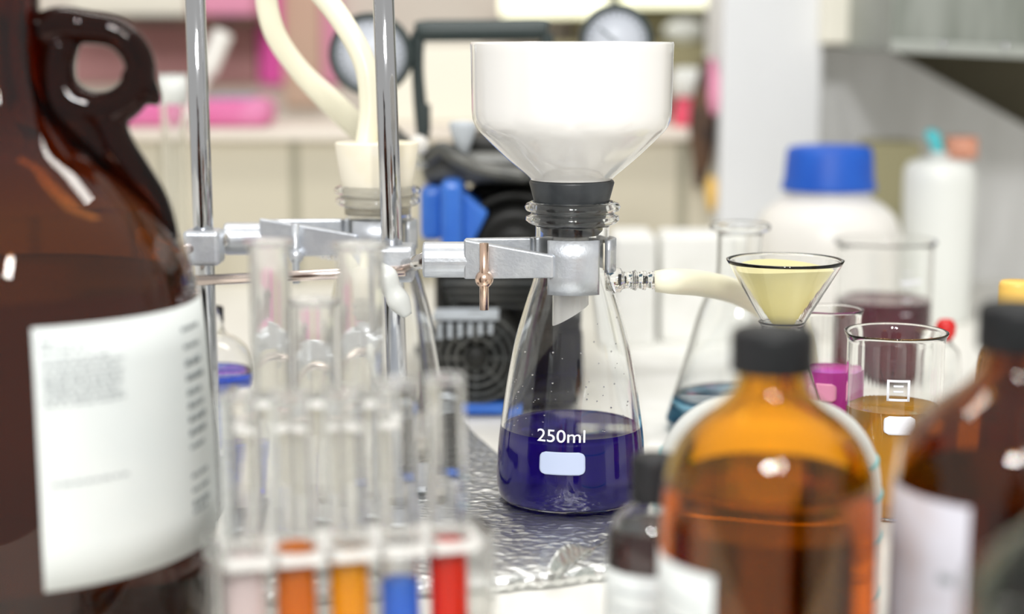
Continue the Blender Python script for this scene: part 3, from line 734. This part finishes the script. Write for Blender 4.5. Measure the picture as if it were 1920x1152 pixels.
# red capped little bottle
bt, P, X = bottle('reagent_bottle', 1772, 650, 1.20, [(30, 760), (30, 690), (26, 660), (14, 645), (12, 628)], 0, 'glass', 'tiny bottle with a pointed red cap in front of the tall white bottle', 'bottle', .0012, .002)
r = scl(600, 1.2); obj('red_cap', lathe(bmesh.new(), [(0, zat(640, 1.2)), (10 * r, zat(640, 1.2)), (18 * r, zat(628, 1.2)), (19 * r, zat(610, 1.2)), (12 * r, zat(600, 1.2)), (0, zat(598, 1.2))], 32), 'red', bt)
# foam blocks behind
def block(name, u0, u1, v0, Y, d, mat, label, cat, group=None, v1=None, bev=.006, base=None):
    a, c = at(u0, v0, Y), at(u1, v0, Y); z0 = base if base is not None else (0 if v1 is None else at(u0, v1, Y).z)
    o = obj(name, box(bmesh.new(), a.x - (a.x + c.x) / 2, c.x - (a.x + c.x) / 2, 0, d, z0, a.z), mat, None, False, bev)
    o.location = ((a.x + c.x) / 2, Y, 0); tag(o, label, cat, group); return o
block('foam_box', 1150, 1232, 443, 1.50, .08, 'foam', 'white foam box just right of the violet flask, the smaller of two', 'box', None)
block('foam_box', 1240, 1420, 440, 1.52, .06, 'foam', 'larger white foam box behind the tall conical flask', 'box', None)
# paper sheet on bench
bm = bmesh.new(); q = [on_bench(u, v) for u, v in ((1165, 605), (1390, 605), (1390, 840), (1215, 840))]
for i, p in enumerate(q): pass
vs = [bm.verts.new((p.x, p.y, .0012)) for p in q]; vl = [bm.verts.new((p.x, p.y, .0002)) for p in q]
bm.faces.new(vs); bm.faces.new(vl[::-1])
for i in range(4): j = (i + 1) % 4; bm.faces.new((vl[i], vl[j], vs[j], vs[i]))
o = obj('paper_sheet', bm, 'foam', None, False); tag(o, 'white paper lying on the bench to the right of the violet flask', 'paper')

# ------------------------------------------------------------------ vacuum pump
Yp = 1.22
vp = thing('vacuum_pump', (0, Yp, 0), 'black and blue vacuum pump with carrying handle and two dial gauges', 'vacuum pump')
def L_(u, v, Y): p = at(u, v, Y); return Vector((p.x, p.y - Yp, p.z))
def pbox(name, u0, u1, v0, v1, Y, d, mat, bev=.003):
    a, c = L_(u0, v1, Y), L_(u1, v0, Y); return obj(name, box(bmesh.new(), a.x, c.x, Y - Yp, Y - Yp + d, max(a.z, .0), c.z), mat, vp, False, bev)
def pdisc(name, u, v, r, Y, d, prof, mat, parent=None):
    p = L_(u, v, Y); s_ = scl(v, Y)
    return obj(name, disc_y(bmesh.new(), p.x, p.z, p.y + d, p.y, [(q * r * s_, f) for q, f in prof], 72), mat, parent or vp)
obj('blue_foot_plate', box(bmesh.new(), L_(855, 780, Yp).x, L_(950, 780, Yp).x, -.012, .0, .002, .010), 'pump_blue', vp, False, .002)
obj('base_tray', box(bmesh.new(), L_(795, 780, Yp).x, L_(1085, 780, Yp).x, .0, .30, .006, .016), 'pump_black', vp, False, .004)
for fx in (785, 990):
    for fy in (.02, .26):
        p = L_(fx, 780, Yp); obj('rubber_foot', lathe(bmesh.new(), [(0, 0), (.010, 0), (.008, .007), (0, .007)], 24, (p.x + (.004 if fx < 900 else -.004), fy)), 'rubber', vp)
pdisc('motor_housing', 892, 672, 92, 1.225, .22, [(0, 0), (.98, 0), (1, .03), (1, .94), (.94, 1), (0, 1)], 'pump_black')
# fan guard: concentric rings
bm = bmesh.new(); p = L_(892, 672, 1.212); s_ = scl(672, 1.212)
for rr in (22, 38, 54, 70, 84):
    pts = [(p.x + rr * s_ * math.cos(a), p.y, p.z + rr * s_ * math.sin(a)) for a in [2 * PI * i / 48 for i in range(49)]]
    sweep(bm, pts, .0016, 8, 1)
for i in range(8):
    a = 2 * PI * i / 8; rod(bm, Vector((p.x, p.y, p.z)), Vector((p.x + 84 * s_ * math.cos(a), p.y, p.z + 84 * s_ * math.sin(a))), .0012, 8)
obj('fan_guard', bm, 'pump_grey', vp)
pdisc('fan_hub', 892, 672, 24, 1.206, .03, [(0, 0), (1, 0), (1, .8), (.8, 1), (0, 1)], 'pump_black')
pbox('crankcase', 815, 1100, 470, 620, 1.28, .18, 'pump_black', .008)
pbox('gear_case', 885, 1100, 610, 742, 1.29, .18, 'pump_black', .008)
pbox('fin_bar', 812, 935, 590, 602, 1.205, .03, 'fin', .001)
for i in range(6):
    pbox('cooling_fin', 820 + 19 * i, 829 + 19 * i, 608, 638 - i * 2, 1.203, .012, 'fin', .001)
for i in range(4):
    pbox('cylinder_fin', 830 + 4 * i, 1010, 530 + 14 * i, 537 + 14 * i, 1.262, .02, 'pump_grey', .001)
pdisc('flywheel', 965, 470, 108, 1.30, .05, [(0, 0), (1, 0), (1, 1), (.9, 1), (.88, .7), (.72, .7), (.70, 1), (.5, .9), (.2, .9), (.18, 1), (0, 1)], 'pump_black')
pbox('blue_bracket', 788, 830, 350, 452, 1.29, .10, 'pump_blue', .006)
pbox('blue_block', 826, 868, 338, 470, 1.275, .10, 'pump_blue', .006)
obj('blue_gusset', prism(bmesh.new(), [(L_(u, v, 1.29).x, L_(u, v, 1.29).z) for u, v in ((868, 360), (915, 400), (880, 470), (868, 470))], 1.29 - Yp, 1.36 - Yp), 'pump_blue', vp, False, .003)
pbox('pump_head', 790, 1040, 285, 345, 1.30, .14, 'pump_grey', .008)
pbox('head_cover', 850, 1040, 255, 300, 1.32, .12, 'pump_black', .006)
pbox('rear_case', 880, 1090, 345, 560, 1.36, .12, 'pump_black', .008)
bm = bmesh.new(); sweep(bm, [L_(800, 300, 1.29), L_(830, 280, 1.285), L_(862, 300, 1.28), L_(905, 318, 1.28), L_(985, 330, 1.28)], .006, 14, 6); obj('metal_pipe', bm, 'pump_grey', vp)
p = L_(785, 272, 1.28); bm = bmesh.new(); bmesh.ops.create_uvsphere(bm, u_segments=24, v_segments=14, radius=.0078, matrix=Matrix.Translation(p)); rod(bm, p, p + Vector((.002, .03, -.012)), .004); obj('relief_valve', bm, 'white_plastic', vp)
p = L_(868, 238, 1.285); bm = lathe(bmesh.new(), [(0, p.z - .024), (.003, p.z - .024), (.011, p.z), (.010, p.z + .004), (0, p.z + .005)], 32, (p.x, p.y)); obj('air_filter', bm, 'fin', vp)
# handle
bm = bmesh.new()
hp = [L_(794, 260, 1.36), L_(788, 200, 1.36), L_(783, 130, 1.36), L_(783, 75, 1.36), L_(792, 60, 1.36)]
sweep(bm, hp, [.0055, .0055, .005, .006, .006], 16, 6)
obj('handle_post', bm, 'dark_handle', vp)
obj('handle_post', sweep(bmesh.new(), [L_(1024, 260, 1.36), L_(1030, 150, 1.36), L_(1024, 62, 1.36)], .0055, 16, 6), 'dark_handle', vp)
bm = bmesh.new(); sweep(bm, [L_(780, 60, 1.36), L_(800, 58, 1.36), L_(900, 57, 1.36), L_(1010, 55, 1.36), L_(1028, 56, 1.36)], [.007, .0088, .0088, .0088, .007], 20, 6); obj('handle_grip', bm, 'dark_handle', vp)
o = obj('valve_block', box(bmesh.new(), L_(782, 0, 1.36).x, L_(805, 0, 1.36).x, .135, .15, L_(0, 250, 1.36).z, L_(0, 195, 1.36).z), 'dark_handle', vp, False, .002)
def gauge(u, v, r, Y, stem):
    g = pdisc('dial_gauge', u, v, r, Y, .03, [(0, 0), (.92, 0), (1, .1), (1, .92), (.95, 1), (.86, 1), (.84, .8), (0, .8)], 'dark_handle')
    p = L_(u, v, Y); s_ = scl(v, Y)
    f = obj('dial_face', disc_y(bmesh.new(), p.x, p.z, p.y + .0058, p.y + .004, [(0, 0), (.85 * r * s_, 0), (.85 * r * s_, 1), (0, 1)], 64), 'dial', g)
    bm = bmesh.new()
    for i in range(22):
        a = math.radians(-45 + 270 * i / 21); c_, s2 = math.cos(a), math.sin(a)
        rod(bm, Vector((p.x + .68 * r * s_ * c_, p.y + .0035, p.z + .68 * r * s_ * s2)), Vector((p.x + .78 * r * s_ * c_, p.y + .0035, p.z + .78 * r * s_ * s2)), .0005, 6)
    rod(bm, Vector((p.x, p.y + .003, p.z)), Vector((p.x - .45 * r * s_, p.y + .003, p.z + .35 * r * s_)), .0008, 8)
    obj('needle', bm, 'ink', g)
    bm = bmesh.new(); sweep(bm, [Vector((p.x, p.y + .018, p.z - r * s_ * .9))] + [L_(*q) for q in stem], .0055, 16, 4); obj('gauge_stem', bm, 'pump_grey', vp)
gauge(694, 102, 78, 1.34, [(712, 215, 1.36), (745, 255, 1.36), (800, 300, 1.36)])
gauge(1156, 78, 70, 1.36, [(1170, 200, 1.38), (1120, 270, 1.38), (1030, 290, 1.38)])

# ------------------------------------------------------------------ test tubes and racks
def tube_bm(r, L, t=.0011, flare=.0008):
    bm = bmesh.new(); pr = [(0, 0)]
    for i in range(1, 9): a = PI / 2 * i / 8; pr.append((r * math.sin(a), r - r * math.cos(a)))
    pr += [(r, L - .003), (r + flare, L - .0012), (r + flare, L)]
    inn = [(r - t + flare * .6, L), (r - t, L - .003)]
    for i in range(8, 0, -1): a = PI / 2 * i / 8; inn.append(((r - t) * math.sin(a), r - (r - t) * math.cos(a)))
    inn.append((0, t))
    return lathe(bm, pr + inn, 40)
def tube_liquid(r, top, t=.0011):
    q = r - t + .00015; pr = [(0, t - .0001)]
    for i in range(1, 9): a = PI / 2 * i / 8; pr.append((q * math.sin(a), r - q * math.cos(a)))
    pr += [(q, top + .0008), (q - .0012, top), (0, top)]
    return lathe(bmesh.new(), pr, 40)
def plate_with_holes(bm, w, d, z0, z1, holes, r, n=24):
    """acrylic shelf: cells round each hole, open holes"""
    xs = sorted(set(h[0] for h in holes)); ys = sorted(set(h[1] for h in holes))
    bx_ = [-w / 2] + [(a + b__) / 2 for a, b__ in zip(xs, xs[1:])] + [w / 2]
    by_ = [-d / 2] + [(a + b__) / 2 for a, b__ in zip(ys, ys[1:])] + [d / 2]
    for i, x in enumerate(xs):
        for j, y in enumerate(ys):
            x0, x1, y0, y1 = bx_[i], bx_[i + 1], by_[j], by_[j + 1]
            inn, out = [], []
            for k in range(n):
                a = 2 * PI * (k + .5) / n; c_, s_ = math.cos(a), math.sin(a)
                inn.append((x + r * c_, y + r * s_))
                tx = ((x1 - x) if c_ > 0 else (x0 - x)) / c_; ty = ((y1 - y) if s_ > 0 else (y0 - y)) / s_
                tt = min(tx, ty); out.append((x + tt * c_, y + tt * s_))
            vi = {}
            for lv, z in ((0, z0), (1, z1)):
                vi[lv] = ([bm.verts.new((*p, z)) for p in inn], [bm.verts.new((*p, z)) for p in out])
            for k in range(n):
                m_ = (k + 1) % n
                bm.faces.new((vi[1][0][k], vi[1][1][k], vi[1][1][m_], vi[1][0][m_])); bm.faces.new((vi[0][0][k], vi[0][0][m_], vi[0][1][m_], vi[0][1][k]))
                bm.faces.new((vi[0][0][k], vi[1][0][k], vi[1][0][m_], vi[0][0][m_]))
                p, q = out[k], out[m_]
                def edge(pt): return abs(pt[0] + w / 2) < 1e-6 or abs(pt[0] - w / 2) < 1e-6 or abs(pt[1] + d / 2) < 1e-6 or abs(pt[1] - d / 2) < 1e-6
                if edge(p) and edge(q): bm.faces.new((vi[0][1][k], vi[0][1][m_], vi[1][1][m_], vi[1][1][k]))
    bmesh.ops.remove_doubles(bm, verts=bm.verts[:], dist=1e-6)
    return bm
def rack(loc, yaw, w, d, shelves, holes, r, htop, label):
    t = thing('test_tube_rack', loc, label, 'rack', None, yaw)
    for z in shelves: obj('shelf', plate_with_holes(bmesh.new(), w, d, z - .002, z + .002, holes, r), 'frosted', t, False)
    obj('base', box(bmesh.new(), -w / 2, w / 2, -d / 2, d / 2, 0, .004), 'acrylic', t, False)
    for sg in (-1, 1): obj('end_panel', box(bmesh.new(), sg * (w / 2 + .0025) - .002, sg * (w / 2 + .0025) + .002, -d / 2, d / 2, 0, htop), 'acrylic', t, False, .0006)
    return t
yaw = math.radians(15.5)
pl, prr = at(430, 1065, .600), at(900, 1025, .627)
mid = (pl + prr) / 2; ux = Vector((math.cos(yaw), math.sin(yaw), 0)); uy = Vector((-math.sin(yaw), math.cos(yaw), 0))
dep = .034; ctr = mid + uy * dep / 2
zs = mid.z
wR = (prr - pl).length
# positions of the five tubes along the rack, measured at the liquid
def along(u, v, off):
    """point on the tube row plane seen at column u"""
    o0 = Vector((ctr.x, ctr.y)) ; best = None
    for k in range(-600, 601):
        x = k / 10000; p = o0 + Vector((ux.x, ux.y)) * x + Vector((uy.x, uy.y)) * off
        dz_ = 960 + p.x * (F * CP + (HH / 2 - v) * SP) / p.y
        if best is None or abs(dz_ - u) < best[0]: best = (abs(dz_ - u), x)
    return best[1]
TR = .0078
off = -.006
cols = [(463, 1090, 'pink_dye', 1045, 'pale pink'), (560, 1080, 'rust_dye', 1022, 'rust orange'), (660, 1080, 'orange_dye', 1040, 'amber orange'), (755, 1090, 'blue_dye', 1088, 'blue'), (845, 1060, 'red_dye', 1016, 'red')]
xs_ = [along(u, v, off) for u, v, *_ in cols]
rk = rack((ctr.x, ctr.y, 0.0002), yaw, wR + .004, dep, (.022, zs), [(x, off) for x in xs_], TR + .0011, zs + .004, 'clear acrylic test tube rack holding the five coloured tubes in front')
proto = None
tops = [738, 735, 728, 712, 705]
for i, (u, v, dye_, lv, word) in enumerate(cols):
    p = ctr + ux * xs_[i] + uy * off
    o = thing('test_tube', (p.x, p.y, .0047), f'glass test tube with {word} liquid standing in the front rack', 'test tube', 'test tubes of coloured liquid')
    lean = math.radians(0.9); 
    Lh = zat(tops[i], p.y) - .0047
    obj('glass_tube', tube_bm(TR, Lh), 'front_tube', o)
    obj('dyed_liquid', tube_liquid(TR, zat(lv, p.y) - .0047), dye_, o)
    o.rotation_euler = (0, -lean, 0)
# rear rack with tall tubes
yb = .735
rc = at(600, 700, yb); rc.z = 0.0002
tall = [(512, 452, .0092), (592, 562, .0096), (680, 458, .0105)]
hx = [at(u, 800, yb).x - rc.x for u, _, _ in tall]
rack(rc, 0, .078, .030, (.03, zat(747, yb)), [(x, 0) for x in hx], .0118, zat(747, yb) + .003, 'taller clear acrylic rack behind the coloured tubes')
lab = ['tall empty glass tube with flared rim, nearest the brown jug', 'shorter empty glass tube between the two tall flared tubes', 'tall empty glass tube with flared rim in front of the middle rod']
for (u, vt, r), x, l_ in zip(tall, hx, lab):
    o = thing('glass_tube', (rc.x + x, yb, .0045), l_, 'test tube', 'tall empty glass tubes')
    obj('tube_wall', tube_bm(r, zat(vt, yb) - .0045, .0012, .0022), 'tube_glass', o)
# extra clear tubes standing in a back row of the front rack are seen as pale stripes
# round flask with blue liquid behind the rod
Yq = 1.12; Xq = at(402, 700, Yq).x; sq = scl(690, Yq); zc_ = zat(700, Yq)
R_ = 78 * sq
pr = [(0, 0), (R_ * .5, 0)] + [(R_ * math.cos(a), max(zc_ + R_ * math.sin(a), .0005)) for a in [math.radians(x) for x in range(-40, 71, 10)]] + [(R_ * .26, zc_ + R_ * 1.1), (R_ * .26, zc_ + R_ * 1.6)]
rq = thing('round_flask', (Xq, Yq, .0002), 'round flask of royal blue liquid half hidden behind the brown jug', 'flask')
obj('glass_body', lathe(bmesh.new(), shell(pr, .0015, .002), 64), 'glass', rq)
obj('royal_liquid', lathe(bmesh.new(), fluid(pr, .0015, .002, zc_ + .001), 64), 'royal_liquid', rq)
# measuring cylinder far left
Yc = 1.45; Xc = at(328, 300, Yc).x; s_ = scl(300, Yc)
mc = thing('measuring_cylinder', (Xc, Yc, .0002), 'tall clear measuring cylinder between the jug and the left rod', 'cylinder')
zt2 = zat(140, Yc)
P = [(0, 0), (27 * s_, 0), (27 * s_, .004), (23 * s_, .008), (23 * s_, zt2 - .006), (28 * s_, zt2 - .002), (29 * s_, zt2)]
obj('glass_body', lathe(bmesh.new(), shell(P, .0018, .004), 48), 'glass', mc)
obj('collar', lathe(bmesh.new(), [(23.5 * s_, zat(196, Yc)), (28 * s_, zat(196, Yc)), (28 * s_, zat(140, Yc)), (23.5 * s_, zat(140, Yc))], 48, cap0=False, cap1=False), 'cool_plastic', mc)

# ------------------------------------------------------------------ things on the ledge at the back
zl = zt + .0125
def ledge(name, u0, u1, v0, Y, d, mat, label, cat, v1=None, bev=.003, group=None):
    a, c = at(u0, v0, Y), at(u1, v0, Y); z0 = zl if v1 is None else at(u0, v1, Y).z
    o = obj(name, box(bmesh.new(), -(c.x - a.x) / 2, (c.x - a.x) / 2, 0, d, 0, a.z - z0), mat, None, False, bev)
    o.location = ((a.x + c.x) / 2, Y, z0); return tag(o, label, cat, group)
ledge('display_board', 130, 480, 45, 2.575, .025, 'mauve', 'dusty mauve board on the wall behind the jug handle', 'board', v1=158)
ledge('wall_banner', 482, 526, -60, 2.57, .03, 'magenta', 'bright magenta strip on the wall behind the left hose bend', 'banner', v1=158)
ledge('wall_banner', 602, 634, -40, 2.57, .03, 'pink', 'pale pink strip on the wall beside the left dial gauge', 'banner', v1=158)
ledge('tan_board', 527, 600, -60, 2.575, .025, 'tan', 'tan board on the wall between the two pink strips', 'board', v1=200)
ledge('card_box', 700, 900, 84, 2.04, .10, 'cream_box', 'cream card box on the ledge behind the pump handle', 'box')
ledge('folded_cloth', 210, 500, 186, 1.95, .09, 'rose_pink', 'folded rose pink cloth lying on the ledge left of the hose', 'cloth', bev=.012)
o = ledge('notebook', 385, 470, 180, 1.96, .07, 'slate_blue', 'small slate blue notebook on top of the rose pink cloth', 'notebook', v1=186, bev=.001)
# shelf over the board
sh = ledge('wall_shelf', 120, 480, 30, 2.40, .20, 'dark_brown', 'dark narrow shelf high above the mauve board', 'shelf', v1=45, bev=.001)
sh2 = ledge('file_box', 130, 350, -60, 2.42, .1, 'cream_box', 'pale yellow file box on the dark shelf above the jug', 'box', v1=30)
sh2 = ledge('file_box', 372, 474, -60, 2.42, .1, 'pink', 'pink file box on the dark shelf near the left rod', 'box', v1=30)
# white stick leaning
bm = bmesh.new(); p0 = at(348, 250, 1.935); p1 = at(418, 62, 1.97); p0.z = zl + .003
sweep(bm, [p0, p0.lerp(p1, .5), p0.lerp(p1, .6), p1], [.005, .006, .011, .012], 20, 4)
o = obj('bottle_brush', bm, 'white_plastic'); tag(o, 'white stick with thick end leaning against the mauve board', 'brush')
# right part of ledge: lamps, shelf, red bottle, brush
def lamp(u0, u1, v0, v1, Y, label):
    a, c = at(u0, v1, Y), at(u1, v0, Y)
    t = thing('strip_light', ((a.x + c.x) / 2, Y, a.z), label, 'lamp')
    w = (c.x - a.x) / 2; h = c.z - a.z
    obj('diffuser', box(bmesh.new(), -w, w, -.01, .04, 0, h), 'lit', t, False, .008)
    obj('housing', box(bmesh.new(), -w, w, .04, 2.6 - Y, h * .2, h + .01), 'cool_plastic', t, False)
lamp(938, 1140, -45, 32, 2.25, 'glowing pale yellow strip light above the white funnel')
lamp(1168, 1335, -45, 14, 2.25, 'glowing pale yellow strip light nearer the white column')
ws = ledge('wooden_shelf', 1030, 1352, 80, 2.2, .4, 'khaki', 'olive brown shelf board right of the white funnel', 'shelf', v1=128, bev=.002)
ws = ledge('wooden_shelf', 1080, 1352, 22, 2.3, .3, 'olive', 'dark olive board just under the strip lights', 'shelf', v1=78, bev=.002)
bm = bmesh.new(); p = at(1284, 51, 2.18); s_ = scl(51, 2.18)
disc_y(bm, 0, 0, .012, 0, [(0, 0), (1, 0), (1, .6), (.9, 1), (0, 1)])
for v in bm.verts: v.co.x *= 40 * s_; v.co.z *= 22 * s_
o = obj('white_dish', bm, 'cool_plastic'); o.location = (p.x, 2.235, p.z); p = at(1284, 51, 2.235); o.location = (p.x, 2.235, zat(79.5, 2.235) + 22 * s_)
tag(o, 'white oval dish standing on the olive shelf right of the gauge', 'dish')
# red bottle
Yv = 2.0; s_ = scl(200, Yv); X = at(1287, 200, Yv).x
rbt = thing('soap_bottle', (X, Yv, zl), 'crimson bottle with a white cap right of the white funnel', 'bottle')
z = lambda v: zat(v, Yv) - zl
obj('bottle_body', lathe(bmesh.new(), [(0, 0), (26 * s_, 0)] + [(r * s_, z(v)) for r, v in ((27, 250), (26, 225), (22, 200), (20, 178))] + [(0, z(178))], 40), 'crimson', rbt)
obj('white_cap', lathe(bmesh.new(), [(0, z(182)), (30 * s_, z(180)), (31 * s_, z(140)), (24 * s_, z(128)), (0, z(126))], 40), 'cool_plastic', rbt)
# hanging dark brown tool pouch with yellow tips
bm = bmesh.new(); Yh = 1.90
sweep(bm, [at(1328, 110, Yh), at(1322, 180, Yh), at(1318, 240, Yh), at(1316, 300, Yh), at(1308, 352, Yh)], [.006, .014, .016, .011, .004], 20, 6)
o = obj('leather_strap', bm, 'dark_brown'); tag(o, 'dark brown leather strap hanging from the olive shelf beside the white column', 'strap')
bm = bmesh.new(); sweep(bm, [at(1335, 110, 1.885), at(1342, 180, 1.885), at(1338, 215, 1.885)], [.003, .009, .003], 16, 5)
o = obj('pink_tag', bm, 'pink'); tag(o, 'small pink tag hanging against the white column', 'tag')
bm = bmesh.new(); sweep(bm, [at(1332, 330, 1.89), at(1336, 360, 1.89), at(1334, 395, 1.89)], [.003, .008, .003], 16, 5)
o = obj('yellow_tassel', bm, 'yellow'); tag(o, 'small yellow tassel hanging low beside the white column', 'tassel')
# hood in the upper right corner
Yo = 1.62
a = at(1668, 92, Yo); c = at(2200, 120, Yo)
hd = thing('fume_hood', (a.x, Yo, a.z), 'grey-green metal hood filling the upper right corner', 'hood')
bm = bmesh.new(); prism(bm, [(0, 0), (c.x - a.x, -.012), (c.x - a.x, .5), (0, .5)], 0, .24); obj('hood_box', bm, 'hood', hd, False, .003)
obj('mounting_duct', box(bmesh.new(), .12, .4, .239, .479, .06, .45), 'hood', hd, False)
bm = bmesh.new(); prism(bm, [(0, -.003), (c.x - a.x, -.016), (c.x - a.x, -.004), (0, .009)], -.006, .001); obj('lip', bm, 'hood_lip', hd, False, .002)
for k in range(5):
    bm = bmesh.new(); bmesh.ops.create_uvsphere(bm, u_segments=12, v_segments=8, radius=.0035, matrix=Matrix.Translation((.05 + .06 * k, -.006, .004 - .002 * k)))
    obj('bolt', bm, 'chrome', hd)
a = at(1548, 82, 1.85)
o = ledge('switch_box', 1548, 1602, -20, 1.82, .279, 'cream_box', 'cream wall box beside the white column under the ceiling edge', 'box', v1=82)
# khaki block added to stand for the dark corner opening behind the blue lid
o = block('dark_opening_block', 1640, 1730, 268, 1.80, .08, 'khaki', 'khaki block standing for the dark corner opening between the blue lid and the tall white bottle', 'dark opening', bev=.002, base=0.0)
